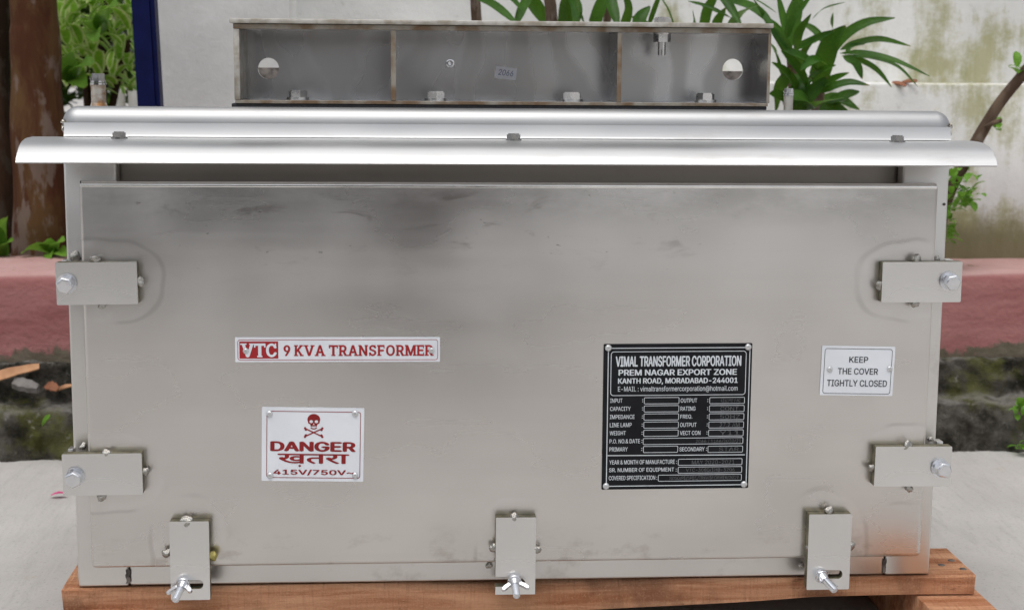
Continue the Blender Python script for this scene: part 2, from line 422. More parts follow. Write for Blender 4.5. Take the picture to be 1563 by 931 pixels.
def strip(prof, x0, x1, nx, amp, sc1, seed=0):       # displaced long body
    bm = bmesh.new(); n = len(prof); cols = []
    for i in range(nx + 1):
        x = x0 + (x1 - x0) * i / nx; col = []
        for (y, z, a) in prof:
            p = Vector((x, y, z)); q = p * sc1 + Vector((seed, 0, 0))
            d = noise.fractal(q, .9, 2.0, 5) * amp * a; e = noise.fractal(q + Vector((9, 5, 3)), .9, 2.0, 4) * amp * a * .6
            col.append(bm.verts.new((x + e * .5, y - d, z + e)))
        cols.append(col)
    for a, b in zip(cols, cols[1:]):
        for k in range(n - 1): bm.faces.new((a[k], a[k + 1], b[k + 1], b[k]))
    return done(bm, smooth=180)
def stone_mat():
    k = NT('mossy_rubble_stone'); n1 = k.noise(16, 7, .7); n2 = k.noise(55, 5, .7); n3 = k.noise(7, 5, .65)
    c = k.mix(k.ramp(n1, .35, .65), (.020, .018, .014), (.10, .092, .08))
    c = k.mix(k.math('MULTIPLY', k.ramp(n3, .5, .62), .75), c, k.mix(n2, (.045, .05, .014), (.13, .13, .04)))
    c = k.mix(k.math('MULTIPLY', k.ramp(n2, .6, .72), .6), c, (.27, .26, .245))
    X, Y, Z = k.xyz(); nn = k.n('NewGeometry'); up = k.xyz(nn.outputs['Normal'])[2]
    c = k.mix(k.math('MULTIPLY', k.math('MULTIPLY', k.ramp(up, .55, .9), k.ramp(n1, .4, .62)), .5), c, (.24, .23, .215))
    k.set(col=c, rough=.95, spec=.08); k.bump(k.math('ADD', n2, n1), .9, .008); return k.m
M['stone'] = stone_mat()
zs1 = at(1500, 612, Yb + .04).z; zs2 = at(1500, 548, Yc - .02).z
pr = [(Yb, GZ - .03, 0)]
def seg(a, b, n, amp):
    for i in range(n + 1): t = i / n; pr.append((a[0] + (b[0] - a[0]) * t, a[1] + (b[1] - a[1]) * t, amp))
seg((Yb, GZ - .01), (Yb + .025, zs1 - .006), 12, 1); seg((Yb + .035, zs1), (Yb + .07, zs1 + .004), 5, .7)
seg((Yb + .075, zs1 + .012), (Yb + .082, zs2 - .004), 9, .9); seg((Yb + .088, zs2), (Yc + .04, zs2 + .003), 4, .5)
ft = link('stone_footing', strip(pr, -1.6, 2.6, 700, .014, 24), M['stone']); prop(ft, kind='structure')
def kerb_mat():
    k = NT('faded_red_kerb_paint'); X, Y, Z = k.xyz(); nn = k.n('NewGeometry'); up = k.xyz(nn.outputs['Normal'])[2]
    n = k.noise(1., 6, .65, k.map((5, 1, 22)))
    c = k.mix(k.ramp(n, .3, .7), (.30, .118, .115), (.39, .18, .172))
    c = k.mix(k.ramp(up, .4, .9), c, k.mix(k.noise(18, 5), (.38, .20, .19), (.50, .34, .32)))
    pe = k.ramp(k.math('ADD', k.noise(14, 6, .7), k.ramp(Z, zs2 + .05, zs2 - .005, 0, .33)), .66, .76)
    c = k.mix(pe, c, k.mix(k.noise(30, 5), (.06, .055, .03), (.24, .20, .16)))
    c = k.mix(k.math('MULTIPLY', k.ramp(k.noise(22, 4), .64, .7), k.ramp(up, .3, .9)), c, (.13, .12, .035))
    k.set(col=c, rough=.85, spec=.12); k.bump(k.math('ADD', k.noise(1., 5, .6, k.map((12, 12, 45))), k.noise(90, 3)), .5, .004); return k.m
pr = []; seg((Yc, zs2 - .012), (Yc - .002, CZ - .016), 8, 1); seg((Yc + .001, CZ - .007), (Yc + .012, CZ), 3, 1); seg((Yc + .02, CZ), (Yw + .05, CZ + .002), 5, .6)
kb = link('kerb', strip(pr, -1.6, 2.6, 300, .006, 6, 4), kerb_mat()); prop(kb, kind='structure')

# white boundary wall with a ledge, and the clean pier at its end
xp0 = at(236, 80, Yc + .10).x; xp1 = at(443, 80, Yc + .10).x
wl = empty('boundary_wall', (xp1 + 1, Yw, CZ)); prop(wl, 'white plastered boundary wall with mossy ledge behind the steel transformer', 'wall')
link('lower_wall', box((xp1 - .02, Yw, CZ - .10), (3.2, Yu + .15, LZ), .006), M['wall'], wl)
link('upper_wall', box((xp1 - .02, Yu, LZ - .02), (3.2, Yu + .14, 1.75)), M['wall'], wl)
pi = link('wall_pier', box((xp0, Yc + .10, CZ - .1), (xp1, Yu + .20, 1.80), .004), M['pier'])
prop(pi, 'plain white pier at the left end of the mossy wall', 'pier')
# bed of soil behind the kerb on the left
M['soil'] = simple('dark_garden_soil', (.035, .022, .014), (.075, .05, .03), 30, .95, 0, .8, 50, .01)
pr = []; seg((Yw + .03, CZ - .012), (5.2, CZ - .03), 40, 1)
so = link('soil_bed', strip(pr, -3.2, xp0 + .05, 60, .02, 5, 2), M['soil']); prop(so, kind='structure')

# ================================================================== TRANSFORMER
T = empty('transformer', (.46, .25, at(700, 886, .018).z))
prop(T, 'brushed stainless steel transformer box with danger plate and bolted bracket on top', 'transformer')
YF = .018
xl = (at(97, 253, YF).x + at(118.6, 897, YF).x) / 2; xr = (at(1448, 253, YF).x + at(1420.7, 875, YF).x) / 2
zb = (at(118.6, 897, YF).z + at(1420.7, 876, YF).z) / 2
zsh = at(780, 213, .0).z; zup = at(780, 191, .01).z; zlid = at(780, 166, .03).z; zlip = at(780, 251, -.07).z
BD = .52
# tank: back panel under the visor, stiles, bottom rail
bm = bmesh.new(); bbox(bm, (xl + .001, YF + .022, zb), (xr - .001, BD, zsh + .006), .004); M['recess_shade'] = steel('recess_shaded_steel', (.42, .385, .35), .42, .6, flange_wear); body = link('tank', done(bm, smooth=35), M['recess_shade'], T)  # recess shade under the visor put into a darker, browner steel colour
xs0 = at(178, 265, YF).x; xs1 = at(1378, 265, YF).x
for a, b in ((xl, xs0), (xs1, xr)):
    link('front_stile', box((a, YF, zb), (b, YF + .0205, zsh - .004), .003, 3), M['steel'], T)
link('bottom_rail', box((xs0 + .0005, YF + .0005, zb + .0005), (xs1 - .0005, YF + .0205, zb + .06), .003, 3), M['steel'], T)
for px, py0, py1, wd in ((195, 869, 890, 8), (1350, 853, 874, 7)):
    p = at(px, py0, YF); q = at(px, py1, YF)
    h_ = (p.z - q.z) / 2; rg = random.Random(px)
    ol = [(s_ * wd * .00035 * rg.uniform(.35, 1.15), h_ * t_) for s_, ts in ((-1, (-1, -.7, -.4, -.1, .2, .5, .8, 1)), (1, (1, .75, .45, .15, -.2, -.5, -.8, -1))) for t_ in ts]
    link('scorch_seam', flat([ol], .0004), M['dark'], T, (p.x, YF - .0002, (p.z + q.z) / 2), (R(90), R(3), 0))
# lid
bm = bmesh.new(); bbox(bm, (xl - .001, .0135, zup - .03), (xr + .001, BD + .012, zlid), .017, 6)
for v in bm.verts:                                   # the roof falls gently to the back
    if v.co.z > zup - .005: v.co.z -= .050 * max(0, v.co.y - .05)
M['lid'] = steel('satin_lid_steel', (.47, .475, .48), .50, .6, bright_wear, 110.)
link('lid', done(bm, smooth=40), M['lid'], T)
link('visor_upstand', extrude_x([(.0065, zsh + .0008), (.0080, zsh + .0030), (.0108, zup), (.0132, zup), (.0132, zsh + .0008)], xl + .004, xr - .004, True), M['bright'], T)
for x in (xl - .001, xr + .001):                      # ragged welded seams at the lid ends
    P = [Vector((x + (.0035 if x < .4 else -.0035), .0185 + .001 * math.sin(i), zsh + .004 + (zlid - zsh - .018) * i / 14)) + Vector((random.uniform(-.002, .002), random.uniform(-.001, .001), 0)) for i in range(15)]
    link('weld_seam', tube(P, [random.uniform(.0012, .0026) for _ in P], 8), M['weld'], T)
# visor
o = spline_pts([Vector((y, zsh - d * (zsh - zlip) / .0275, 0)) for y, d in ((.014, 0), (-.008, .0), (-.022, .0008), (-.036, .0034), (-.047, .0078), (-.056, .0150), (-.062, .0212), (-.066, .0275))], 3)
o = [(p.x, p.y) for p in o]
t = .002; inner = []
for i, p in enumerate(o):
    a = o[max(i - 1, 0)]; b = o[min(i + 1, len(o) - 1)]; d = Vector((b[0] - a[0], b[1] - a[1])).normalized(); inner.append((p[0] + d.y * -t, p[1] + d.x * t))
vx0 = at(22, 250, -.07).x; vx1 = at(1525, 250, -.07).x
vis = link('visor', extrude_x(o + inner[::-1], vx0, vx1, True, 1), M['bright'], T)
# fixing bolts
def bolt_mesh(af, h, washer, wt, shank=0., sr=.004):
    bm = bmesh.new(); cyl(bm, washer, 0, wt, 28); cyl(bm, af / math.sqrt(3) * .985, wt, wt + h, 6)
    if shank: cyl(bm, sr, wt + h, wt + h + shank, 14)
    for e in bm.edges: pass
    es = [e for e in bm.edges if all(abs(v.co.z - wt - h) < 1e-6 for v in e.verts) and len(e.link_faces) == 2]
    if not shank: bmesh.ops.bevel(bm, geom=es, offset=.0012, segments=2, affect='EDGES')
    return done(bm, smooth=25)
small = bolt_mesh(.013, .0058, .0085, .0015); big = bolt_mesh(.0185, .0075, .0125, .003)
for px in (182, 784, 1370):
    x = at(px, 207, -.012).x
    b = link('bolt', small, M['dull'], T, (x, -.012, zsh - .0004), (0, 0, random.random() * 2)); b.matrix_parent_inverse = Matrix.Translation(-T.location)
# lifting studs on the lid
def stud_mesh(r, h, cap):
    bm = bmesh.new(); cyl(bm, r * 1.25, 0, .006, 20, r); cyl(bm, r, .006, h - cap - .004, 20); return done(bm, smooth=30)
def stud_cap(r, h, cap):
    bm = bmesh.new(); cyl(bm, r * 1.06, h - cap - .0045, h - cap - .0022, 20); cyl(bm, r * 1.0, h - cap - .0018, h - cap, 20); cyl(bm, r * .95, h - cap, h, 6)
    return done(bm, smooth=30)
M['stud'] = simple('rust_streaked_stud', (.58, .55, .50), (.33, .17, .07), 70, .4, .7, .2, 200)
p = at(151, 163, .13); q = at(151, 114, .13)
link('lifting_stud', stud_mesh(.0083, q.z - zlid + .006, .008), M['stud'], T, (p.x, .13, zlid - .005)); link('stud_cap', stud_cap(.0083, q.z - zlid + .006, .008), M['zinc'], T, (p.x, .13, zlid - .005), (0, 0, .3))
p = at(1203, 165, .42); q = at(1203, 136, .42)
link('lifting_stud', stud_mesh(.0062, q.z - zlid + .020, .005), M['pale_edge'], T, (p.x, .42, zlid - .0195)); link('stud_cap', stud_cap(.0062, q.z - zlid + .020, .005), M['zinc'], T, (p.x, .42, zlid - .0195), (0, 0, .3))

# ---- door
DW, DH = .92, .4194
bm = bmesh.new(); bbox(bm, (0, 0, 0), (DW, YF - .0046, DH), .005, 5)
door = link('door', done(bm, smooth=40), M['door'], T)
link('gasket', box((-.0009, YF - .0045, -.0012), (DW + .0009, YF - .0002, DH + .0003)), M['rubber'], T)
link('door_edge', extrude_x([(-.0011, DH - .0046), (-.0013, DH - .0040), (-.0007, DH - .0006), (.0004, DH + .0009), (.0030, DH + .0014), (.0030, DH - .0046)], .003, DW - .003, True, 1), M['edge_glint'], T)  # added brighter, tilted strip stands in for the highlight along the door top
# welds beside the lugs on the box frame
def blob(seed, n=2, s=(1, 1, .7)):
    bm = bmesh.new(); bmesh.ops.create_icosphere(bm, subdivisions=3, radius=1)
    for v in bm.verts:
        k = 1 + .42 * noise.noise(v.co * 1.3 + Vector((seed * 7.1, 0, 0))) + .16 * noise.noise(v.co * 3.5 + Vector((seed, 3, 0)))
        v.co = Vector((v.co.x * s[0], v.co.y * s[1], v.co.z * s[2])) * k
    return done(bm, smooth=180)
BL = [blob(i, s=(1, 1 + .15 * (i % 3), .7)) for i in range(5)]
for b in BL: b.materials.append(M['weld'])
BB = blob(11); BB.materials.append(M['weld_brass'])
def bead(parent, x, y, z, r, me=None, inv=True):
    o = link('weld_bead', me or random.choice(BL), None, parent, (x, y, z), (random.uniform(-.3, .3) + R(90), random.uniform(0, 6), random.uniform(-.3, .3)))
    o.scale = (r * random.uniform(.65, 1.), r * random.uniform(.65, 1.), r * .7); return o
def at_door(px, py): return at(px, py, 0)
for px, py, r in ((116, 392, .0055), (127, 681, .0052), (1430, 395, .0042), (1420, 670, .0040), (747, 862, .0045), (1222, 862, .004)):
    p = at(px, py, YF); bead(T, p.x, YF, p.z, r)
# small marks on the right stile
p = at(1441, 312, YF); link('screw_hole', lathe([(.0016, 0), (.0016, .0006), (.0008, .0009)], 14), M['dark'], T, (p.x, YF - .0001, p.z), (R(90), 0, 0))

# ---- clamps
def clamp(rect, kind, idx):
    x0, z0, x1, z1 = rect; w_, h_ = x1 - x0, z1 - z0; cx, cz = (x0 + x1) / 2, (z0 + z1) / 2
    if kind == 'side': spl = [rrect(-w_ / 2, -h_ / 2, w_ / 2, h_ / 2, .0012, 2)]
    elif idx == 1:                                   # slot open to the left
        a = -h_ / 2 + .009; b = -h_ / 2 + .0205
        spl = [[(-w_ / 2, -h_ / 2), (w_ / 2, -h_ / 2), (w_ / 2, h_ / 2), (-w_ / 2, h_ / 2), (-w_ / 2, b), (.006, b), (.011, (a + b) / 2), (.006, a), (-w_ / 2, a)]]
    else:
        sx = .004 if idx == 0 else .006
        spl = [rrect(-w_ / 2, -h_ / 2, w_ / 2, h_ / 2, .0012, 2), rrect(sx - .017, -h_ / 2 + .0125, sx + .010, -h_ / 2 + .0225, .0048)]
    me = flat(spl, CT / 2 - .0005); me.materials.append(M['clamp']); me.materials.append(M['oily'])
    for p in me.polygons: p.material_index = 0 if p.normal.z > .6 else 1
    tilt = [-.010, -.006, -.004, .006, .002, .004, 0][idx if kind == 'side' else idx + 4]
    c = link('clamp_bar', me, None, T, (cx, -CT / 2, cz), (R(90), tilt, 0))
    return c, w_, h_
def sub(name, me, mat, parent, loc, rot=(0, 0, 0), sc_=None):   # sub-part in the parent's own space
    o = bpy.data.objects.new(name, me); C.objects.link(o); o.parent = parent; o.location = loc; o.rotation_euler = rot
    if mat is not None and not me.materials: me.materials.append(mat)
    if sc_: o.scale = sc_
    return o
def beadl(parent, x, y, z, r, me=None):
    return sub('weld_bead', me or random.choice(BL), None, parent, (x, y, z), (random.uniform(-.3, .3), random.uniform(-.3, .3), random.uniform(0, 6)),
               (r * random.uniform(.75, 1.0), r * random.uniform(.75, 1.0), r * .85))
hexb = bolt_mesh(.0158, .0095, .0098, .0026)
bm = bmesh.new(); cyl(bm, .0105, 0, .0022, 28); cyl(bm, .0088, .0022, .0042, 24); g0 = len(bm.verts)
cyl(bm, .0158 / math.sqrt(3), .0042, .0132, 6)
es = [e for e in bm.edges if all(abs(v.co.z - .0132) < 1e-6 for v in e.verts)]
bmesh.ops.bevel(bm, geom=es, offset=.0024, segments=3, affect='EDGES', profile=.6); hexb = done(bm, smooth=40)
bolt_px = [(102, 432), (114, 727), (1448.5, 429), (1435, 713.5)]
bead_px = [((145, 397), (213, 430), (156, 465)), ((162, 692), (222, 719), (155, 756)), ((1398, 396), (1344, 434), (1396, 462)), ((1384, 680), (1331, 713), (1386, 744))]
for i, rc in enumerate(SIDE):
    c, w_, h_ = clamp(rc, 'side', i); cc = Vector(c.location)
    p = at(*bolt_px[i], -CT); sub('bolt', hexb, M['zinc'], c, (p.x - cc.x, p.z - cc.z, CT / 2 - .0003), (R(3), R(-3), i * .7 + .3))
    for j, b in enumerate(bead_px[i]):
        p = at(*b, -.006); beadl(c, p.x - cc.x, p.z - cc.z, .0022, (.0062, .0055, .0050)[j])
    s = -1 if i < 2 else 1                           # lug on the box that takes the bolt
    xe = xl if i < 2 else xr; xo = (rc[0] + .001) if i < 2 else (rc[2] - .001)
    link('lug', box((min(xe + s * -.0005, xo), YF - .004, rc[1] + .004), (max(xe + s * -.0005, xo), YF + .010, rc[3] - .001), .0008), M['steel'], T)
    sh = lathe([(.0042, 0), (.0042, .03)], 14); sub('bolt_shank', sh, M['zinc'], c, (at(*bolt_px[i], -CT).x - cc.x, at(*bolt_px[i], -CT).z - cc.z, -CT / 2 - .024))
# wing nut: collar with two ears on a threaded stud
def wing():
    bm = bmesh.new(); cyl(bm, .0078, 0, .0018, 24); cyl(bm, .0062, .0018, .0085, 20, .0048)
    def ear(s):
        P = [(.0040, .0030), (.0075, .0038), (.0125, .0085), (.0152, .0125), (.0142, .0158), (.0112, .0150), (.0082, .0105), (.0042, .0080)]
        a = [bm.verts.new((s * x, -.0016, z)) for x, z in P]; b = [bm.verts.new((s * x, .0016, z)) for x, z in P]
        bm.faces.new(a); bm.faces.new(b); n = len(P)
        for k in range(n): bm.faces.new((a[k], a[(k + 1) % n], b[(k + 1) % n], b[k]))
    ear(1); ear(-1); bmesh.ops.bevel(bm, geom=[e for e in bm.edges if e.calc_length() > .002], offset=.0004, segments=1, affect='EDGES')
    return done(bm, smooth=35)
def thread(r, L):
    pr_ = [(r * .75, 0)]; n = int(L / .0013)
    for k in range(n): z = L * k / n; pr_ += [(r, z + .0003), (r * .87, z + .0009)]
    pr_ += [(r * .86, L - .0006), (r * .7, L)]
    return lathe(pr_, 14)
WN, TH = wing(), thread(.0040, .046)
stud_px = [((281, 888), R(24), R(-14), R(10)), ((785, 884), R(20), R(2), R(4)), ((1252, 877), R(20), R(22), R(-25))]
fbead = [((286, 795), (255, 843), (325, 847)), ((785, 789), (754, 835), (819, 838)), ((1265, 779), (1237, 833), (1297, 831))]
for i, rc in enumerate(FOOT):
    c, w_, h_ = clamp(rc, 'foot', i); cc = Vector(c.location)
    (px, py), rx, ry_, rz_ = stud_px[i]; p = at(px, py, -CT); lo = (p.x - cc.x, p.z - cc.z, CT / 2 + .0002)
    Rm = Matrix.Rotation(ry_, 3, 'Y') @ Matrix.Rotation(rx, 3, 'X'); eu = Rm.to_euler()
    d = Rm @ Vector((0, 0, 1))
    sub('stud', TH, M['zinc'], c, Vector(lo) - d * .017, eu)
    sub('wing_nut', WN, M['zinc'], c, Vector(lo) + d * .001 + Vector((0, 0, .0022)), (Rm @ Matrix.Rotation(rz_, 3, 'Z')).to_euler())
    for j, b in enumerate(fbead[i]):
        p = at(*b, -.006); beadl(c, p.x - cc.x, p.z - cc.z, .0022, (.0062, .0052, .0052)[j], BB if (i == 0 and j == 2) else None)

# ---- name plates
class Plate:
    def __init__(s, name, tl, tr, br, bl, mat, th=.0011, label=None, r=.001):
        P = [at(*q, -th) for q in (tl, tr, br, bl)]; s.c = sum(P, Vector()) / 4
        h = (P[1] - P[0]) + (P[2] - P[3]); s.a = math.atan2(h.z, h.x); s.th = th
        W_ = ((P[1] - P[0]).length + (P[2] - P[3]).length) / 2; H_ = ((P[0] - P[3]).length + (P[1] - P[2]).length) / 2
        me = flat([rrect(-W_ / 2, -H_ / 2, W_ / 2, H_ / 2, r, 3)], th / 2)
        s.o = link(name, me, mat, T, (s.c.x, -th / 2 - .00005, s.c.z)); s.o.rotation_mode = 'QUATERNION'
        s.o.rotation_quaternion = (Matrix.Rotation(R(90), 3, 'X') @ Matrix.Rotation(s.a, 3, 'Z')).to_quaternion()
        if label: s.o['label'] = label
        s.z = th / 2 + .00025; s.items = {}
        s.W, s.H = W_, H_
    def L(s, px, py):
        p = at(px, py, -s.th) - s.c; ca, sa = math.cos(-s.a), math.sin(-s.a)
        return p.x * ca - p.z * sa, p.x * sa + p.z * ca
    def rect(s, x0, y0, x1, y1):                     # photo rectangle -> local rectangle
        a = s.L(x0, (y0 + y1) / 2); b = s.L(x1, (y0 + y1) / 2); t_ = s.L((x0 + x1) / 2, y0); d = s.L((x0 + x1) / 2, y1)
        return a[0], d[1], b[0], t_[1]
    def add(s, key, me, dz=0.0):
        for v in me.vertices: v.co.z = s.z + dz + (v.co.z if abs(v.co.z) < 5e-4 else 0)
        s.items.setdefault(key, []).append(me)
    def text(s, key, st, x0, y0, x1, y1, bold=.02, dz=.0):
        me = fit(text_raw(st, bold, 0, st.isascii()), *s.rect(x0, y0, x1, y1), 0); s.add(key, me, dz)
    def frame(s, key, x0, y0, x1, y1, r, t_, dz=0.):
        a, b, c, d = s.rect(x0, y0, x1, y1); s.add(key, frame(a, b, c, d, r * .0007, t_ * .0007), dz)
    def line(s, key, p, q, t_, dz=0.):
        s.add(key, flat([bar(s.L(*p), s.L(*q), t_ * .0007)]), dz)
    def finish(s, names):
        for k, v in s.items.items(): sub(names.get(k, k), join(v), M[k], s.o, (0, 0, 0))
    def rivet(s, px, py, r):
        u, v = s.L(px, py); sub('rivet', RIV, M['rivet'], s.o, (u, v, s.th / 2 - .0001), (0, 0, random.random() * 6), (r * .0007,) * 3)
RIV = lathe([(1, 0), (1, .16), (.9, .36), (.68, .55), (.42, .62), (.40, .36), (.05, .36)], 20)
# slab-serif letters: built-in letter outlines plus serif bars
SERIF = {'V': [(-.10, .42, 1), (.64, 1.08, 1)], 'T': [(.26, .74, 0)], 'K': [(-.1, .42, 0), (-.1, .42, 1), (.62, 1.1, 0), (.58, 1.02, 1)],
         'A': [(-.1, .34, 0), (.64, 1.1, 0)], 'R': [(-.1, .44, 0), (.68, 1.1, 0), (-.1, .2, 1)], 'N': [(-.1, .36, 0), (-.1, .2, 1), (.68, 1.1, 1)],
         'F': [(-.12, .55, 0), (-.12, .2, 1)], 'M': [(-.07, .30, 0), (.72, 1.07, 0), (-.07, .15, 1), (.85, 1.07, 1)], 'E': [(-.12, .2, 0), (-.12, .2, 1)]}
TICK = {'T': [(-.02, 1), (.90, 1)], 'F': [(.88, 1)], 'E': [(.88, 1), (.9, 0)], 'C': [(.82, 1)], 'S': [(.76, 1), (.04, 0)]}
def slab(st, bold=.03, gap=.15):
    x = 0; parts = []; lvl = 0
    for ch in st:
        if ch == ' ': x += .30; continue
        me = text_raw(ch, bold * 1.0); a, b, c, d = extent(me); w_ = (c - a) / (d - b)
        w_ *= {'V': 1.05, 'A': 1.0, 'T': 1.1}.get(ch, 1.0)
        fit(me, x, 0, x + w_, 1, 0); parts.append(me)
        for s0, s1, yy in SERIF.get(ch, []):
            lvl += 1; e = flat([rrect(x + s0 * w_, 0 if yy == 0 else .90, x + s1 * w_, .10 if yy == 0 else 1.0)])
            for v in e.vertices: v.co.z = .00001 * (1 + lvl % 9)
            parts.append(e)
        for s0, yy in TICK.get(ch, []):
            lvl += 1; e = flat([rrect(x + s0 * w_, .70 if yy else 0, x + (s0 + .13) * w_, 1.0 if yy else .30)])
            for v in e.vertices: v.co.z = .00001 * (10 + lvl % 9)
            parts.append(e)
        x += w_ + gap
    return join(parts)
def fit_keepz(me, x0, y0, x1, y1):
    a, b, c, d = extent(me)
    for v in me.vertices: v.co.x = x0 + (v.co.x - a) * (x1 - x0) / (c - a); v.co.y = y0 + (v.co.y - b) * (y1 - y0) / (d - b)
    return me

P = Plate('rating_strip', (358.9, 514.7), (671.6, 514.4), (671.6, 551.8), (358.9, 552.7), M['alu'], label='white strip plate with red slab serif lettering')
P.frame('red', 362.6, 518.1, 668.4, 549.5, 4, .75)
a, b, c, d = P.rect(365.4, 521, 424.7, 547.2); P.add('red', flat([rrect(a, b, c, d)]), -.00012)
P.add('alu', fit_keepz(slab('VTC', .035, .06), *P.rect(367, 524, 422.5, 545)), .0001)
P.add('red', fit_keepz(slab('9 KVA TRANSFORMER', .028, .17), *P.rect(432.8, 526.5, 662, 543)))
P.finish({'red': 'red_lettering', 'alu': 'white_lettering'})
P.rivet(375.1, 535.3, 4.7); P.rivet(658.8, 534.7, 4.7)

P = Plate('danger_plate', (399.5, 621.1), (555.5, 622.6), (555, 735.1), (399.5, 733), M['alu'], label='white danger plate with dark red skull and crossbones')
P.frame('darkred', 406.7, 627.6, 550.3, 729.3, 4, 1.0)
P.text('darkred', 'DANGER', 412.5, 673.5, 543.2, 688.9, .040)
P.text('darkred', 'खतरा', 423.6, 692.4, 532.9, 707.4, .022)
cx_, cy_ = P.L(457.5, 710.5); s_ = .0018; P.add('darkred', flat([[(cx_ - s_, cy_), (cx_, cy_ - s_ * .8), (cx_ + s_, cy_), (cx_, cy_ + s_ * .8)]]))
P.text('darkred', '415V/750V~', 416.9, 716.3, 540.2, 725.2, .024)
u0, v0 = P.L(479, 641); k_ = .0007
def sk(pts): return [(u0 + x * k_, v0 + y * k_) for x, y in pts]
cran = [(9.8 * math.cos(R(a)), 1 + 8.8 * math.sin(R(a))) for a in range(-20, 201, 10)] + [(-8.5, -5), (-5.5, -6.5), (-4.5, -10.2), (4.5, -10.2), (5.5, -6.5), (8.5, -5)]
hole = lambda x, y, rx, ry_: [(x + rx * math.cos(R(a)), y + ry_ * math.sin(R(a))) for a in range(0, 360, 20)]
P.add('darkred', flat([sk(cran), sk(hole(-4, -2.2, 2.7, 2.5)), sk(hole(4, -2.2, 2.7, 2.5)), sk([(0, -4.6), (-1.5, -7.4), (1.5, -7.4)]), sk([(-3, -8.6), (-3, -9.3), (3, -9.3), (3, -8.6)])]))
jaw = [(5.6 * math.cos(R(a)), -10.2 + 4.4 * math.sin(R(a))) for a in range(-160, -19, 10)] + [(3.9 * math.cos(R(a)), -10.4 + 2.4 * math.sin(R(a))) for a in range(-20, -161, -10)]
P.add('darkred', flat([sk(jaw)]))
for q, s in enumerate((1, -1)):
    P.add('darkred', flat([sk(bar((-11.5, -19.5 + 5.5 * s), (11.5, -19.5 - 5.5 * s), 2.0))]), .00002 * q)
    for e in (-1, 1):
        for kx, ky in ((0, 1.5), (1.2 * e, -1.0)):
            P.add('darkred', flat([sk(hole(12 * e + kx, -19.5 - 5.8 * s * e + ky * s * e, 1.9, 1.7))]), .00004 + .00001 * (q * 4 + (e + 1) + (1 if kx else 0)))
P.finish({'darkred': 'lettering'})
for q in ((411.4, 631.3), (542, 631), (412.5, 725.3), (542.2, 725.3)): P.rivet(*q, 5)

P = Plate('specification_plate', (921.6, 525.2), (1148.7, 523.8), (1141.8, 744.2), (918.3, 747), M['blackplate'], label='black specification plate with rows of silver boxed fields')
S = 'silver'
P.frame(S, 926.4, 530.2, 1142.3, 741, 1, 1.3)
P.frame(S, 932, 535.8, 1138.6, 603.2, 5, 1.0)
P.text(S, 'VIMAL TRANSFORMER CORPORATION', 939.7, 542.8, 1131.5, 559.2, .036)
P.text(S, 'PREM NAGAR EXPORT ZONE', 944, 563.2, 1124.8, 572.6, .030)
P.text(S, 'KANTH ROAD, MORADABAD-244001', 943.2, 576.4, 1126, 586.6, .030)
P.text(S, 'E-MAIL : vimaltransformercorporation@hotmail.com', 943.2, 588.8, 1125.6, 598.6, .004)
rows = [('INPUT', 950, 'OUTPUT', 1064, '415/190 V AC'), ('CAPACITY', 962.5, 'RATING', 1061.5, 'CONT.'), ('IMPEDANCE', 968.6, 'FREQ.', 1056.5, '50HZ'),
        ('LINE LAMP', 964.3, 'OUTPUT', 1063, '27.2 AM'), ('WEIGHT', 955.3, 'VECT CON', 1069, 'Y11'), ('P.O. NO.& DATE', 977, None, 0, None), ('PRIMARY', 958.4, 'SECONDARY', 1075.3, 'STAR')]
for i, (a, ax, b, bx, v) in enumerate(rows):
    y = 611.2 + 12.36 * i; s = -.22 * i; yr = y - .3
    P.text(S, a, 931.4 + s, y - 3.2, ax + s * .3, y + 3.2, .010)
    P.text(S, ':', 980.1 + s, y - 2.2, 981.5 + s, y + 2.2, .02)
    if b:
        P.frame(S, 982.9 + s, y - 5.1, 1036.8 + s * 1.5, y + 5.1, 2, .82)
        P.text(S, b, 1038.9 + s * 1.4, yr - 3.2, bx, yr + 3.2, .010); P.text(S, ':', 1079.6 + s * 1.5, yr - 2.2, 1081 + s * 1.5, yr + 2.2, .02)
        P.frame(S, 1082.8 + s * 2, yr - 5.1, 1136.7 + s * 2.2, yr + 5.1, 2, .82)
        P.text('engraved', v, 1100 + s * 2, yr - 3.2, 1130 + s * 2, yr + 3.2, .0)
    else:
        P.frame(S, 982.4 + s, y - 5.3, 1135.3 + s, y + 4.7, 2, .82); P.text('engraved', '2066 / 1166/2020/21', 1062, y - 3.2, 1131, y + 3, 0)
P.line(S, (927, 695), (1137, 693.6), 1.3, .00002)
for i, (a, ax, bx, v, vx) in enumerate([('YEAR & MONTH OF MANUFACTURE :', 1033.0, 1034.8, 'MAY 2020-2021', 1056), ('SR. NUMBER OF EQUIPMENT :', 1032.5, 1034.6, 'VTC-3080/1HB-3206', 1047), ('COVERED SPECIFICATION :', 1003, 1004.3, 'RDSO/PE/SPEC/TRANSFORMER/2019', 1022)]):
    y = 704.6 + 12.05 * i
    P.text(S, a, 930 - .4 * i, y - 3.2, ax, y + 3.4, .010); P.frame(S, bx, y - 5.1, 1132.9 - .5 * i, y + 5.0, 2, .82)
    P.text('engraved', v, vx, y - 3, 1121 if i < 2 else 1127, y + 3.2, .006)
P.finish({S: 'silver_lettering', 'engraved': 'stamped_lettering'})
for q in ((928.5, 531), (1142, 529.5), (925, 741.6), (1135.5, 738.6)): P.rivet(*q, 5.3)

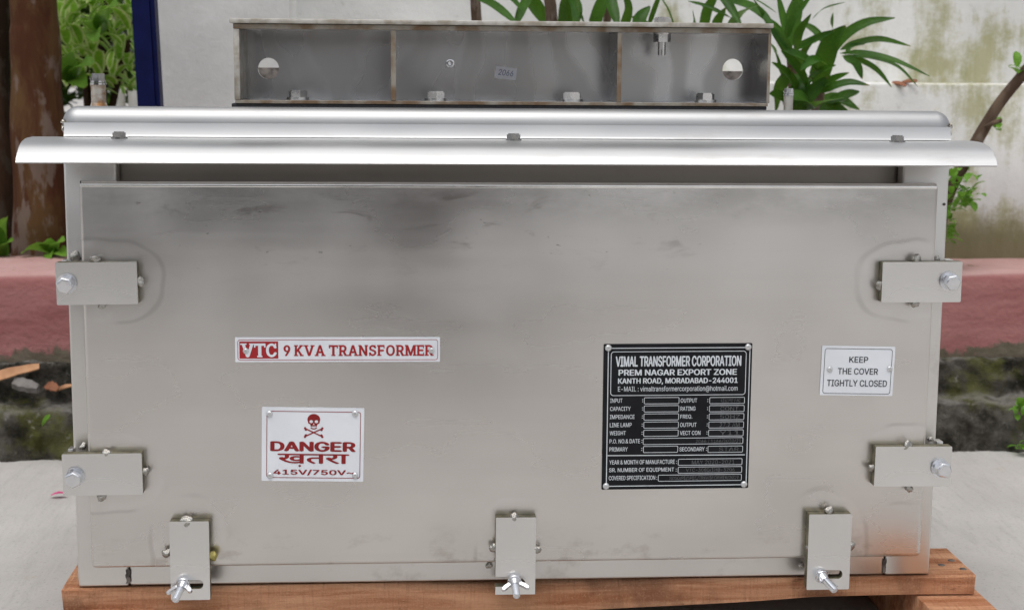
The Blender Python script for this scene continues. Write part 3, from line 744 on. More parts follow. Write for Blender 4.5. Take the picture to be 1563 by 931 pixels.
P = Plate('caution_plate', (1255.4, 527.7), (1367, 528.9), (1361.7, 604.5), (1250.7, 602.5), M['alu'], label='small white plate with black lettering about the cover')
P.frame('ink', 1257.2, 532, 1360.5, 601, 4, .8)
P.text('ink', 'KEEP', 1296.2, 544.3, 1325.1, 553.3, .014); P.text('ink', 'THE COVER', 1278.7, 561.8, 1340.1, 571.4, .014); P.text('ink', 'TIGHTLY CLOSED', 1262.1, 579.7, 1353.8, 589.7, .014)
P.finish({'ink': 'lettering'})
P.rivet(1266.4, 563.4, 4.7); P.rivet(1357.8, 562.6, 4.7)

# ---- mounting bracket on the lid
YB = .055; BDEP = .078
def bx(px): return at(px, 100, YB).x
def bz(py): return at(765, py, YB).z
br = link('mounting_bracket', flat([rrect(bx(366), bz(157), bx(1172), bz(46)), circ(at(410, 105, YB + BDEP).x, at(410, 105, YB + BDEP).z, .0119), circ(at(1118, 106.5, YB + BDEP).x, at(1118, 106.5, YB + BDEP).z, .0122)], .0025), M['bracket'], T, (0, YB + BDEP, 0), (R(90), 0, 0))
br['label'] = 'open fronted steel channel bracket with ribs and two round holes'
def sb(name, lo, hi, mat, bev=.0006):                # world box as a sub-part of the bracket
    o = link(name, box(lo, hi, bev), mat); o.parent = br; o.matrix_parent_inverse = (Matrix.Translation((0, YB + BDEP, 0)) @ Matrix.Rotation(R(90), 4, 'X')).inverted()
    return o
zt0, zt1, zt2 = bz(32.5), bz(40), bz(48); zl0 = zlid + .003; zl1 = bz(155.5)
sb('top_plate', (bx(352), YB - .006, zt1 + .0002), (bx(1177), YB + BDEP + .01, zt0), M['pale_edge'])
def edged(name, lo, hi):                             # plate whose front edge is rusty
    me = box(lo, hi, .0004, 1); me.materials.append(M['bracket']); me.materials.append(M['rust'])
    for p in me.polygons: p.material_index = 1 if p.normal.y < -.5 else 0
    o = link(name, me, None); o.parent = br; o.matrix_parent_inverse = (Matrix.Translation((0, YB + BDEP, 0)) @ Matrix.Rotation(R(90), 4, 'X')).inverted(); return o
edged('top_flange', (bx(357), YB - .001, zt2), (bx(1175), YB + BDEP + .0025, zt1 - .0001))
edged('bottom_flange', (bx(358), YB, zl0), (bx(1174), YB + BDEP + .0025, zl1))
sb('side_plate', (bx(357), YB - .0005, zl1 + .0001), (bx(366), YB + BDEP, zt2 - .0001), M['pale_edge'])
edged('side_plate', (bx(1171.5), YB - .0005, zl1 + .0001), (bx(1176), YB + BDEP, zt2 - .0001))
for a, b in ((596.5, 604.5), (942, 949)): edged('rib', (bx(a), YB - .0002, zl1 + .0001), (bx(b), YB + BDEP - .0026, zt2 - .0001))
sb('rubber_pad', (bx(352), YB + .002, zlid - .003), (bx(1173), YB + BDEP, zl0 - .0001), M['rubber'], .0008)
inv = (Matrix.Translation((0, YB + BDEP, 0)) @ Matrix.Rotation(R(90), 4, 'X')).inverted()
def sm(name, me, mat, loc, rot=(0, 0, 0)):
    o = bpy.data.objects.new(name, me); C.objects.link(o); o.location = loc; o.rotation_euler = rot; o.parent = br; o.matrix_parent_inverse = inv
    if not me.materials: me.materials.append(mat)
    return o
for i, px in enumerate((455, 665, 873, 1076.5)): sm('bolt', big, M['bolt'], (at(px, 150, YB + .03).x, YB + .03, zl1 - .0002), (0, 0, .3 + i * .8))
xb = at(1010.5, 60, YB + .028).x
sm('bolt_head', bolt_mesh(.0165, .0065, .009, .0005), M['bolt'], (xb, YB + .028, zt0 - .0003), (0, 0, .2))
nut = bolt_mesh(.0175, .0085, .0100, .0016, .0145, .0044); sm('nut', nut, M['bolt'], (xb, YB + .028, zt2 + .0003), (math.pi, 0, .5))
p = at(687, 97, YB + BDEP - .003); sm('screw', lathe([(.0052, 0), (.0052, .001), (.0046, .0028), (.003, .0032), (.001, .0026)], 16), M['zinc'], (p.x, p.y, p.z), (R(90), 0, 0))
p = at(772, 112, YB + BDEP - .003)
stk = sm('sticker', flat([rrect(-.0123, -.0068, .0123, .0068, .001, 2)], .0001), M['paper'], (p.x, p.y - .0001, p.z), (R(90), 0, 0))
stk.rotation_mode = 'QUATERNION'; stk.rotation_quaternion = (Matrix.Rotation(R(90), 3, 'X') @ Matrix.Rotation(R(-6), 3, 'Z')).to_quaternion()
me = fit(text_raw('2066', .004, .15), -.0085, -.003, .0085, .0036, .00035); o = sm('sticker_writing', me, M['pen'], (p.x, p.y - .0001, p.z)); o.rotation_mode = 'QUATERNION'; o.rotation_quaternion = stk.rotation_quaternion
# low angle iron along the back of the lid (seen through the bracket's holes)
link('rear_angle', box((at(375, 100, .44).x, .44, zlid - .03), (at(1165, 100, .44).x, .447, at(1118, 109, .44).z), .001), M['dark'], T)

# ================================================================== PALLET
plt = empty('wooden_pallet', (.45, .2, GZ)); prop(plt, 'rough reddish wooden pallet under the steel transformer', 'pallet')
ztp = zb - .0008
def plank(name, lo, hi, seed, wane=0.):
    nx = 60; bm = bmesh.new(); cols = []
    for i in range(nx + 1):
        x = lo[0] + (hi[0] - lo[0]) * i / nx; n_ = lambda k: noise.noise(Vector((x * 6, k * 3.7, seed))) * .0014
        wv = wane * max(0, math.sin((x - .18) * 5.2)) ** 2 if .18 < x < .78 else 0
        c_ = .002
        dp = .012 * max(0, min(1, (.80 - x) / .25)) if wane else 0
        sec = [(lo[1] + n_(1) + .001, lo[2] - dp + n_(2)), (lo[1] + n_(1) - wv * .1, hi[2] - c_ - wv + n_(3)), (lo[1] + c_ + wv * 1.3, hi[2] - wv * .12),
               (lo[1] + .03 + wv, hi[2]), (hi[1] - c_ + n_(5), hi[2]), (hi[1] + n_(5), hi[2] - c_), (hi[1] + n_(5), lo[2] - dp + n_(6))]
        e = 0
        if i in (0, nx): e = .0015
        cols.append([bm.verts.new((x + noise.noise(Vector((y * 90, z * 120, seed + i))) * .0035 * (1 if i in (0, nx) else 0), y, z)) for y, z in sec])
    n = 7
    for a, b in zip(cols, cols[1:]):
        for k in range(n): bm.faces.new((a[k], a[(k + 1) % n], b[(k + 1) % n], b[k]))
    bm.faces.new(cols[0]); bm.faces.new(cols[-1])
    return link(name, done(bm, smooth=30), M['wood'], plt)
xa = at(94, 897, PL_F).x; xb_ = at(1491, 873, PL_F).x; TH_ = .0225
plank('deck_board', (xa, PL_F, ztp - TH_), (xb_, PL_F + .105, ztp), 1, .011)
plank('deck_board', (xa + .01, .19, ztp - TH_), (xb_ - .015, .29, ztp), 2)
plank('deck_board', (xa - .005, .40, ztp - TH_), (xb_ + .01, .50, ztp), 3)
def stringer(x0, x1, y0, y1, z1):
    bm = bmesh.new(); bbox(bm, (x0, y0, GZ + .001), (x1, y1, z1), .002)
    bmesh.ops.subdivide_edges(bm, edges=bm.edges, cuts=2)
    for v in bm.verts: v.co += noise.noise_vector(v.co * 14) * .0012
    return link('bearer', done(bm, smooth=30), M['wood'], plt)
zbr = ztp - TH_ - .0016
q0 = atz(1404, 912, zbr); q1 = atz(1525, 931, zbr)
stringer(q0.x - .002, q0.x + .075, -.16, .52, zbr)
stringer(xa + .02, xa + .10, .0, .52, zbr); stringer(.42, .50, .03, .52, zbr)

NL = lathe([(.0042, 0), (.0042, .0008), (.0034, .0012)], 14)
for px, py in ((1437, 862), (1452, 855), (1470, 868)):
    p = atz(px, py, ztp); link('nail', NL, M['dark'], plt, (p.x, p.y, ztp - .0004))

# ================================================================== PLANTS
def leaf_mat(name, c1, c2, edge=None, rough=.38):
    k = NT(name); c = k.mix(k.ramp(k.noise(14, 3), .3, .7), c1, c2)
    if edge:
        a = k.n('Attribute'); a.attribute_name = 'rim'
        e = k.math('ADD', a.outputs['Fac'], k.math('MULTIPLY', k.math('SUBTRACT', k.noise(60, 3), .5), .5))
        c = k.mix(k.ramp(e, .52, .76), c, edge)
    al = k.n('Attribute'); al.attribute_name = 'along'
    vein = k.math('ABSOLUTE', k.math('SUBTRACT', k.noise(1., 2, .5, k.map((160, 160, 160))), .5))
    c = k.mix(k.math('MULTIPLY', k.ramp(vein, .06, .01), .25), c, tuple(min(1, x * 2.2) for x in c2))
    tip = k.ramp(k.math('ADD', al.outputs['Fac'], k.math('MULTIPLY', k.math('SUBTRACT', k.noise(35, 3), .5), .35)), .95, 1.02)
    c = k.mix(k.math('MULTIPLY', tip, .8), c, (.22, .14, .05))
    k.set(col=c, rough=rough, spec=.22)
    tr = k.n('BsdfTranslucent'); k.put(tr.inputs[0], k.mix(.5, c, (.22, .40, .05))); ms = k.n('MixShader'); ms.inputs[0].default_value = .35
    k.l(k.b.outputs[0], ms.inputs[1]); k.l(tr.outputs[0], ms.inputs[2]); k.l(ms.outputs[0], k.out.inputs[0]); return k.m
M['palm'] = leaf_mat('dark_palm_leaf', (.010, .050, .004), (.032, .105, .008))
M['shrub'] = leaf_mat('variegated_leaf', (.18, .42, .025), (.32, .56, .06), (.74, .80, .40))
M['fresh'] = leaf_mat('fresh_green_leaf', (.10, .25, .025), (.17, .34, .045))
M['hedge'] = leaf_mat('dark_hedge_leaf', (.02, .045, .010), (.05, .10, .018))
def bark(name, c1, c2, c3, s=1.):
    k = NT(name); n1 = k.noise(1., 6, .62, k.map((13 * s, 13 * s, 5 * s)), .8); n2 = k.noise(1., 5, .6, k.map((22, 22, 9), (3, 1, 2))); n3 = k.noise(1., 4, .6, k.map((60, 60, 12)))
    c = k.mix(k.ramp(n1, .42, .58), c1, c2); c = k.mix(k.math('MULTIPLY', k.ramp(n2, .54, .62), .8), c, c3)
    k.set(col=c, rough=.75, spec=.12); k.bump(k.math('ADD', n1, k.math('MULTIPLY', n3, .5)), .6, .006); return k.m
M['bark'] = bark('peeling_red_brown_bark', (.070, .026, .013), (.105, .055, .023), (.18, .135, .11))
M['darkbark'] = bark('dark_brown_bark', (.03, .016, .010), (.06, .033, .02), (.08, .06, .045))
M['greybark'] = bark('grey_brown_bark', (.085, .055, .038), (.15, .105, .075), (.21, .17, .14), 2.)
def leaf_mesh(pts, width, up=Vector((0, 0, 1)), fold=.25, tipw=.0, prof=None):
    """blade along pts: five vertices across, folded on the midrib"""
    P = [Vector(p) for p in pts]; n = len(P); V = []; Fc = []; rim = []
    for i, p in enumerate(P):
        t = (P[min(i + 1, n - 1)] - P[max(i - 1, 0)]).normalized(); s = t.cross(up)
        s = s.normalized() if s.length > 1e-4 else Vector((1, 0, 0)); nn = s.cross(t).normalized(); u = i / (n - 1)
        wd = width * (prof(u) if prof else math.sin(math.pi * min(1, (u * .93 + .07))) ** .6)
        for q in (-1, -.55, 0, .55, 1): V.append(p + s * wd * .5 * q + nn * abs(q) * wd * fold); rim.append(max(abs(q), 1.0 if i == n - 1 else 0))
    for i in range(n - 1):
        for k in range(4): a = i * 5 + k; Fc.append((a, a + 1, a + 6, a + 5))
    me = bpy.data.meshes.new('leaf'); me.from_pydata(V, [], Fc); me.update()
    at_ = me.attributes.new('rim', 'FLOAT', 'POINT'); at_.data.foreach_set('value', rim); a2 = me.attributes.new('along', 'FLOAT', 'POINT'); a2.data.foreach_set('value', [i / (n - 1) for i in range(n) for _ in range(5)])
    for p in me.polygons: p.use_smooth = True
    return me
blade = lambda u: (min(1, u / .18) ** .8 * .9 + .1) * (1 - max(0, (u - .55) / .45) ** 2.0 * .88)

def palm(name, label, base_px, Y, leaves, stems, group='palms against the wall'):
    b = at(base_px, 300, Y); root = empty(name, (b.x, Y, CZ)); prop(root, label, 'palm', group)
    for (pts, wpx) in leaves:
        n = len(pts); y0 = random.uniform(-.06, .05); y1 = y0 + random.uniform(-.14, .03)
        W = [at(x, y, Y + y0 + (y1 - y0) * (i / (n - 1))) for i, (x, y) in enumerate(pts)]
        W = spline_pts(W, 5); up = Vector((random.uniform(-.35, .35), random.uniform(-1.5, -.8), .8)).normalized()
        link('leaf', leaf_mesh(W, wpx * .00150, up, .18, prof=blade), M['palm'], root)
    for st, r in stems:
        W = [at(x, y, Y + .01 * k) for k, (x, y) in enumerate(st)]
        e = Vector((W[-1].x + random.uniform(-.01, .01), Y, CZ - .01)); W.append((W[-1] + e) / 2 + Vector((.006, 0, 0))); W.append(e)
        link('stem', tube(spline_pts(W, 4), r, 8, True, .25), M['greybark'], root)
YP = Yc + .04
palm('lady_palm', 'dark green fan palm with long drooping fingers right of the bracket', 1235, YP, [
    ([(1252, 106), (1283, 62), (1320, 37), (1366, 28)], 13), ([(1282, 77), (1310, 66), (1345, 61), (1390, 71)], 9), ([(1282, 82), (1320, 82), (1365, 93), (1419, 117)], 8),
    ([(1285, 86), (1312, 93), (1338, 108), (1361, 134)], 9), ([(1289, 85), (1330, 89), (1370, 102), (1401, 133)], 5), ([(1245, 135), (1256, 100), (1270, 66), (1291, 40)], 24),
    ([(1204, 75), (1206, 45), (1212, 18), (1224, -18)], 20), ([(1204, 64), (1196, 35), (1186, -12)], 10), ([(1214, 92), (1198, 70), (1172, 38)], 13),
    ([(1253, 142), (1275, 132), (1298, 127), (1327, 131)], 11), ([(1212, 172), (1235, 146), (1264, 118)], 17), ([(1245, 172), (1272, 152), (1312, 168)], 18),
    ([(1182, 175), (1186, 140), (1206, 104)], 18), ([(1232, 135), (1218, 108), (1192, 78)], 16), ([(1248, 108), (1226, 88), (1196, 78)], 12),
    ([(1211, 76), (1240, 63), (1274, 47)], 11), ([(1270, 66), (1271, 45), (1272, 20)], 9), ([(1257, 66), (1244, 48), (1220, 33)], 9), ([(1287, 88), (1306, 98), (1316, 121)], 10),
    ([(1290, 84), (1300, 70), (1320, 68)], 5), ([(1226, 150), (1216, 128), (1200, 118)], 20), ([(1240, 165), (1225, 150), (1196, 150)], 18), ([(1262, 158), (1290, 146), (1312, 140)], 12),
    ([(1200, 170), (1216, 140), (1240, 120)], 18), ([(1262, 175), (1282, 158), (1300, 160)], 14), ([(1205, 100), (1185, 60), (1150, 0)], 11), ([(1195, 120), (1183, 82), (1176, 66)], 7),
    ([(1222, 160), (1206, 120), (1178, 96)], 15), ([(1238, 150), (1262, 128), (1296, 112)], 13), ([(1228, 172), (1252, 158), (1288, 150)], 16), ([(1208, 172), (1192, 150), (1174, 144)], 16), ([(1218, 118), (1228, 84), (1246, 58)], 13),
    ([(1214, 96), (1216, 60), (1238, 22)], 11), ([(1206, 84), (1192, 52), (1170, 26)], 10), ([(1230, 128), (1248, 112), (1276, 100)], 10), ([(1200, 60), (1210, 30), (1240, -8)], 9), ([(1250, 172), (1270, 164), (1296, 172)], 14),
    ([(1240, 30), (1258, 14), (1290, 4)], 4), ([(1262, 100), (1244, 92), (1222, 108)], 14)],
    [([(1250, 130), (1247, 180)], .010), ([(1207, 75), (1212, 180)], .008)])
palm('lady_palm', 'dark green fan palm rising behind the middle of the bracket', 1010, YP - .03, [
    ([(980, 70), (975, 35), (992, 10)], 15), ([(1058, 60), (1059, 40), (1057, 16)], 11), ([(1050, 2), (1085, 12), (1116, 28)], 4), ([(1092, -18), (1108, 2), (1132, 40)], 11),
    ([(1110, 0), (1150, 14), (1182, 42)], 13), ([(1100, 60), (1093, 40), (1108, 12)], 12), ([(1140, -6), (1160, 4), (1185, 20)], 3), ([(1000, 60), (985, 40), (962, 26)], 12), ([(1070, 10), (1092, 18), (1110, 26)], 4),
    ([(930, -20), (934, 10), (944, 44)], 13), ([(905, 46), (915, 15), (930, -18)], 15), ([(990, 40), (1000, 12), (1010, -14)], 6), ([(1030, 50), (1020, 18), (1004, -10)], 10), ([(1072, 48), (1080, 16), (1098, -12)], 12), ([(1110, 50), (1128, 24), (1160, 8)], 10), ([(950, 50), (958, 14), (948, -16)], 11)], [([(985, 60), (990, 180)], .009), ([(1065, 55), (1060, 180)], .008)])
palm('lady_palm', 'dark green fan palm with brown stalks behind the left half of the bracket', 830, YP + .01, [
    ([(722, -6), (755, 10), (792, 40)], 11), ([(788, -20), (812, 6), (842, 48)], 20), ([(862, 50), (866, 15), (872, -20)], 22), ([(860, -25), (880, 12), (878, 46)], 13),
    ([(812, -12), (798, 12), (785, 44)], 11), ([(894, 44), (880, 10), (880, -20)], 10), ([(752, -14), (778, -4), (800, 20)], 7)], [([(724, -30), (728, 40), (740, 180)], .0085), ([(832, -30), (842, 30), (838, 180)], .010), ([(934, -30), (926, 36), (900, 180)], .008)])

# sapling leaning to the right
sp = empty('sapling', (at(1438, 400, Yc + .09).x, Yc + .09, CZ)); prop(sp, 'leaning thin sapling with small bright leaves beside the mossy wall', 'sapling')
W = [at(1425, 412, Yc + .09), at(1436, 340, Yc + .08), at(1452, 288, Yc + .06), at(1478, 240, Yc + .04), at(1502, 196, Yc + .03), at(1528, 155, Yc + .02), at(1566, 108, Yc), at(1600, 60, Yc - .03)]
W = spline_pts(W, 5); link('trunk', tube(W, [.0125 - .004 * i / len(W) for i in range(len(W))], 12, True, .3, 3), M['greybark'], sp)
tw = spline_pts([at(1502, 196, Yc + .03), at(1516, 188, Yc), at(1528, 184, Yc)], 3); link('twig', tube(tw, .004, 6), M['greybark'], sp)
LF = []
for i in range(3):
    L_ = .03; LF.append(leaf_mesh([Vector((0, 0, 0)), Vector((0, .009, .001)), Vector((0, .018, .001)), Vector((0, .026, -.002)), Vector((0, .032, -.006))], .015 + .002 * i, fold=.12)); LF[-1].materials.append(M['fresh'])
def put_leaf(me, parent, loc, scale, name='leaf', spread=1.0, up=.3):
    d = Vector((random.gauss(0, 1), random.gauss(-.3, 1), random.gauss(up, .6) * spread)).normalized()
    q = d.to_track_quat('Y', 'Z')
    o = bpy.data.objects.new(name, me); C.objects.link(o); o.location = loc; o.rotation_mode = 'QUATERNION'; o.rotation_quaternion = q; o.scale = (scale,) * 3
    o.parent = parent; o.matrix_parent_inverse = Matrix.Translation(-Vector(parent.location)); return o
for (cx, cy, n, rx, ry_) in ((1464, 298, 26, 16, 18), (1450, 270, 10, 10, 14), (1448, 330, 14, 9, 18), (1446, 360, 12, 9, 12), (1484, 290, 6, 8, 8), (1556, 106, 8, 7, 8), (1524, 198, 5, 8, 6), (1478, 268, 7, 10, 10), (1440, 310, 10, 8, 20)):
    for _ in range(n): put_leaf(random.choice(LF), sp, at(random.gauss(cx, rx * .6), random.gauss(cy, ry_ * .6), Yc + random.uniform(-.02, .07)), random.uniform(.5, .95))
for (cx, cy) in ((1556, 628), (1560, 678)):
    pass

# trees on the left, in the bed behind the kerb
def tree(name, label, pts, rad, mat, Y, crown_seed):
    b = at(*pts[-1], Y); r = empty(name, (b.x, Y, CZ - .02)); prop(r, label, 'tree')
    W = [at(x, y, Y) for x, y in pts]; W[-1].z = CZ - .04
    top = W[0] + Vector((-.05, .05, 1.1)); W = [top, W[0] + Vector((-.015, .0, .45))] + W
    Ws = spline_pts(W, 7); n = len(Ws)
    link('trunk', tube(Ws, [rad * (.72 + .34 * (i / (n - 1)) ** 1.5) for i in range(n)], 20, True, .16, crown_seed), mat, r)
    rg = random.Random(crown_seed); V = []; Fc = []
    for k in range(3):
        e = top + Vector((rg.uniform(-.5, .5), rg.uniform(-.2, .6), rg.uniform(.3, .6))); link('limb', tube(spline_pts([top - Vector((0, 0, .25)), (top + e) / 2 + Vector((0, 0, .05)), e], 4), [rad * .5 - rad * .03 * i for i in range(9)], 8), mat, r)
    for k in range(260):
        c = top + Vector((rg.gauss(0, .45), rg.gauss(.15, .35), rg.gauss(.45, .28))); d = Vector((rg.gauss(0, 1), rg.gauss(0, 1), rg.gauss(0, .6))).normalized(); s = d.cross(Vector((rg.random(), rg.random(), 1))).normalized()
        o = len(V); L_ = rg.uniform(.05, .09); V += [c, c + d * L_ * .5 + s * L_ * .22, c + d * L_, c + d * L_ * .5 - s * L_ * .22]; Fc.append((o, o + 1, o + 2, o + 3))
    me = bpy.data.meshes.new('crown'); me.from_pydata(V, [], Fc); me.update(); o = link('crown', me, M['hedge'], r); o['kind'] = 'stuff'
    return r
tree('tree', 'red brown tree trunk with peeling pale bark beside the kerb', [(52, -10), (54, 60), (56, 150), (58, 250), (62, 340), (66, 415)], .0545, M['bark'], Yw + .14, 5)
tree('tree', 'dark brown tree trunk at the far left edge', [(-14, -10), (-12, 100), (-8, 250), (-4, 410)], .040, M['darkbark'], Yw + .24, 9)

# variegated shrub between the trunk and the blue post
VL = []
for i in range(4):
    L_ = .062; VL.append(leaf_mesh([Vector((0, L_ * u, .012 * math.sin(u * 2.6) - .006 * u * i * .4)) for u in (0, .18, .4, .62, .82, 1)], .024 + .003 * i, fold=.16)); VL[-1].materials.append(M['shrub'])
Ysh = Yw + .42
sh = empty('variegated_shrub', (at(160, 400, Ysh + .1).x, Ysh + .1, CZ - .03)); prop(sh, 'shrub with cream edged green leaves left of the blue post', 'shrub')
for st in ([(168, -40), (160, 60), (150, 165), (146, 300)], [(120, 40), (132, 130), (142, 300)], [(196, 60), (172, 160), (152, 300)]):
    W = [at(x, y, Ysh + .1) for x, y in st]; W.append(Vector((sh.location.x, Ysh + .1, CZ - .03)))
    link('stem', tube(spline_pts(W, 5), [.011 + .012 * i / 20 for i in range(21)] if st[0][0] == 168 else .008, 9, True, .2), M['darkbark'], sh)
for _ in range(270):
    x = random.uniform(84, 222); y = random.uniform(-45, 128 if x < 150 else 150)
    put_leaf(random.choice(VL), sh, at(x, y, Ysh + random.uniform(-.12, .26)), random.uniform(.62, 1.15), up=.6)
BLf = []
for i in range(2): BLf.append(leaf_mesh([Vector((0, .075 * u, .016 * math.sin(u * 2.8))) for u in (0, .15, .35, .6, .82, 1)], .036, fold=.14, prof=lambda u: math.sin(math.pi * min(1, u * .86 + .1)) ** .7)); BLf[-1].materials.append(M['fresh'])
def aimed(parent, p, q, me, roll=0):
    d = (q - p); o = bpy.data.objects.new('leaf', me); C.objects.link(o); o.location = p; o.rotation_mode = 'QUATERNION'
    o.rotation_quaternion = d.to_track_quat('Y', 'Z') @ Matrix.Rotation(roll, 3, 'Y').to_quaternion(); o.scale = (d.length / .075,) * 3; o.parent = parent; o.matrix_parent_inverse = Matrix.Translation(-Vector(parent.location))
for a, b in (((160, 48), (183, 14)), ((160, 50), (142, 36)), ((116, 126), (102, 90)), ((116, 124), (93, 122)), ((117, 124), (146, 104)), ((118, 126), (134, 138)), ((158, 50), (152, 68))):
    aimed(sh, at(*a, Ysh - .16), at(*b, Ysh - .24), random.choice(BLf), R(35))
# low seedlings by the kerb
for name, lab, px, py, prs in (('seedling', 'small seedling with broad fresh leaves at the foot of the red brown trunk', 84, 402, [((84, 388), (34, 391)), ((84, 386), (66, 374)), ((85, 388), (78, 399)), ((86, 386), (100, 372)), ((86, 389), (104, 394))]),
                               ('seedling', 'yellowish seedling at the far left edge on the kerb', 6, 404, [((6, 396), (14, 335)), ((6, 398), (-10, 350)), ((6, 398), (22, 372)), ((4, 398), (0, 382)), ((4, 394), (-14, 380))])):
    Yq = Yw + .06; b = at(px, py, Yq); r = empty(name, (b.x, Yq, CZ)); prop(r, lab, 'seedling')
    top = at(px, prs[0][0][1], Yq); link('stem', tube([Vector((b.x, Yq, CZ - .004)), (Vector((b.x, Yq, CZ)) + top) / 2 + Vector((.003, 0, 0)), top], .0022, 6), M['fresh'], r)
    for a, c in prs: aimed(r, at(*a, Yq), at(*c, Yq - .05), random.choice(BLf), R(30))
# hedge that closes the view behind the shrub
V = []; Fc = []; rg = random.Random(3); x0 = at(-60, 100, 2.9).x; x1 = at(300, 100, 2.9).x
for k in range(9000):
    c = Vector((rg.uniform(x0 - .8, x1 + .1), 2.75 + abs(rg.gauss(0, .28)), rg.uniform(CZ - .02, 1.7))); d = Vector((rg.gauss(0, 1), rg.gauss(-.3, 1), rg.gauss(0, .8))).normalized(); s = d.cross(Vector((rg.random(), rg.random(), 1))).normalized()
    o = len(V); L_ = rg.uniform(.05, .10); V += [c, c + d * L_ * .5 + s * L_ * .24, c + d * L_, c + d * L_ * .5 - s * L_ * .24]; Fc.append((o, o + 1, o + 2, o + 3))
me = bpy.data.meshes.new('hedge'); me.from_pydata(V, [], Fc); me.update()
hd = link('hedge', me, M['hedge']); prop(hd, 'dark green hedge filling the gap behind the left shrub', 'hedge', kind='stuff')
# unseen hedge added behind the viewer to darken door reflection and front fill
def reflection_hedge():
    V = []; Fc = []; rg = random.Random(21); X0, X1, Y0, H = -9.0, 1.0, -6.4, 1.55
    nx, nz = 60, 14
    for j in range(nz + 1):
        for i in range(nx + 1):
            x = X0 + (X1 - X0) * i / nx; z = GZ - .02 + (H + .02) * j / nz
            V.append(Vector((x, Y0 - .5 * (1 if j == nz else 0) + .22 * noise.noise(Vector((x * 1.7, z * 1.9, 4))), z)))
    for j in range(nz):
        for i in range(nx): a = j * (nx + 1) + i; Fc.append((a, a + 1, a + nx + 2, a + nx + 1))
    for k in range(7000):
        c = Vector((rg.uniform(X0, X1 + .15), Y0 + .1 + .16 * rg.random(), rg.uniform(GZ, H + .15))); d = Vector((rg.gauss(0, 1), rg.gauss(.5, 1), rg.gauss(0, .8))).normalized(); q = d.cross(Vector((rg.random(), rg.random(), 1))).normalized()
        o = len(V); L_ = rg.uniform(.08, .16); V += [c, c + d * L_ * .5 + q * L_ * .26, c + d * L_, c + d * L_ * .5 - q * L_ * .26]; Fc.append((o, o + 1, o + 2, o + 3))
    me = bpy.data.meshes.new('reflection_hedge'); me.from_pydata(V, [], Fc); me.update()
    M['dimmed'] = simple('dim_reflection_leaf', (.034, .034, .028), (.060, .058, .048), 9, .8)
    return link('reflection_hedge', me, M['dimmed'])
prop(reflection_hedge(), 'dusty hedge added behind the viewer to darken the upper door reflection', 'hedge', kind='stuff')
# white pickets and the blue post
pk = empty('picket_fence', (at(190, 160, Ysh + .55).x, Ysh + .55, CZ - .03)); prop(pk, 'white picket fence low behind the blue post', 'fence')
M['whitewood'] = simple('white_painted_wood', (.66, .65, .62), (.5, .48, .44), 25, .7)
for px in (150, 182, 204, 226):
    p = at(px, 132, Ysh + .55); link('picket', box((p.x - .013, Ysh + .54, CZ - .05), (p.x + .013, Ysh + .56, p.z), .004), M['whitewood'], pk)
link('rail', box((at(140, 150, Ysh + .55).x, Ysh + .5605, CZ + .1), (at(240, 150, Ysh + .55).x, Ysh + .58, CZ + .14), .003), M['whitewood'], pk)
Yp = Yc - .04; k = NT('dark_blue_gloss_paint'); k.set(col=k.mix(k.ramp(k.noise(30, 4), .3, .7), (.001, .003, .040), (.002, .005, .055)), rough=.5, spec=.15); M['blue'] = k.m
ptop = at(217.5, 0, Yp); pbot = at(227.5, 165, Yp); dv = (ptop - pbot); dv = dv / dv.z
pb = pbot + dv * (GZ - pbot.z); pt = pbot + dv * (1.9 - pbot.z)
bp = empty('post', (pb.x, Yp, GZ)); prop(bp, 'slightly leaning dark blue painted metal post', 'post')
bm = bmesh.new()
for (hx0, hx1, y0, y1) in ((-.0185, .0105, 0, .04), (.0112, .0185, .004, .04)):
    vs = [bm.verts.new((q.x + hx, Yp + yy, q.z)) for q in (pb, pt) for hx, yy in ((hx0, y0), (hx1, y0), (hx1, y1), (hx0, y1))]
    bm.faces.new(vs[:4]); bm.faces.new(vs[4:])
    for i in range(4): bm.faces.new((vs[i], vs[(i + 1) % 4], vs[4 + (i + 1) % 4], vs[4 + i]))
link('tube', done(bm), M['blue'], bp)
link('foot_plate', box((pb.x - .05, Yp - .03, GZ + .001), (pb.x + .05, Yp + .07, GZ + .007), .002), M['blue'], bp)

# ================================================================== LITTER
def chip(name, label, cat, p0, p1, wpx, mat, Y, lift=.004, th=.002, group=None):
    a = at(*p0, Y); b = at(*p1, Y - .02); n = 7; d = b - a; up = Vector((0, -.75, .6)); s = d.cross(up).normalized(); bm = bmesh.new(); rows = []
    for i in range(n):
        u = i / (n - 1); wd = wpx * .0012 * (.45 + .55 * math.sin(math.pi * (u * .8 + .15))) * (1 + .25 * noise.noise(Vector((u * 5, wpx, 0)))); p = a + d * u + up * lift * math.sin(u * 3)
        rows.append([bm.verts.new(p + s * wd * q + up * (.15 * wd * abs(q)) + nz) for nz in (Vector(), Vector((0, .4, -.9)) * th) for q in (-.5, 0, .5)])
    for r0, r1 in zip(rows, rows[1:]):
        for k in ((0, 1), (1, 2), (2, 5), (5, 4), (4, 3), (3, 0)): bm.faces.new((r0[k[0]], r0[k[1]], r1[k[1]], r1[k[0]]))
    for r0 in (rows[0], rows[-1]): bm.faces.new((r0[0], r0[1], r0[4], r0[3])); bm.faces.new((r0[1], r0[2], r0[5], r0[4]))
    o = link(name, done(bm, smooth=60), mat); prop(o, label, cat, group); return o
M['dryleaf'] = simple('dry_tan_bark', (.50, .27, .14), (.38, .19, .10), 40, .8)
M['rustleaf'] = simple('dry_rust_leaf', (.30, .12, .06), (.20, .08, .04), 60, .8)
M['petal'] = simple('magenta_petal', (.45, .03, .14), (.55, .06, .2), 60, .6)
M['slate'] = simple('grey_stone_chip', (.20, .185, .175), (.12, .11, .10), 60, .8)
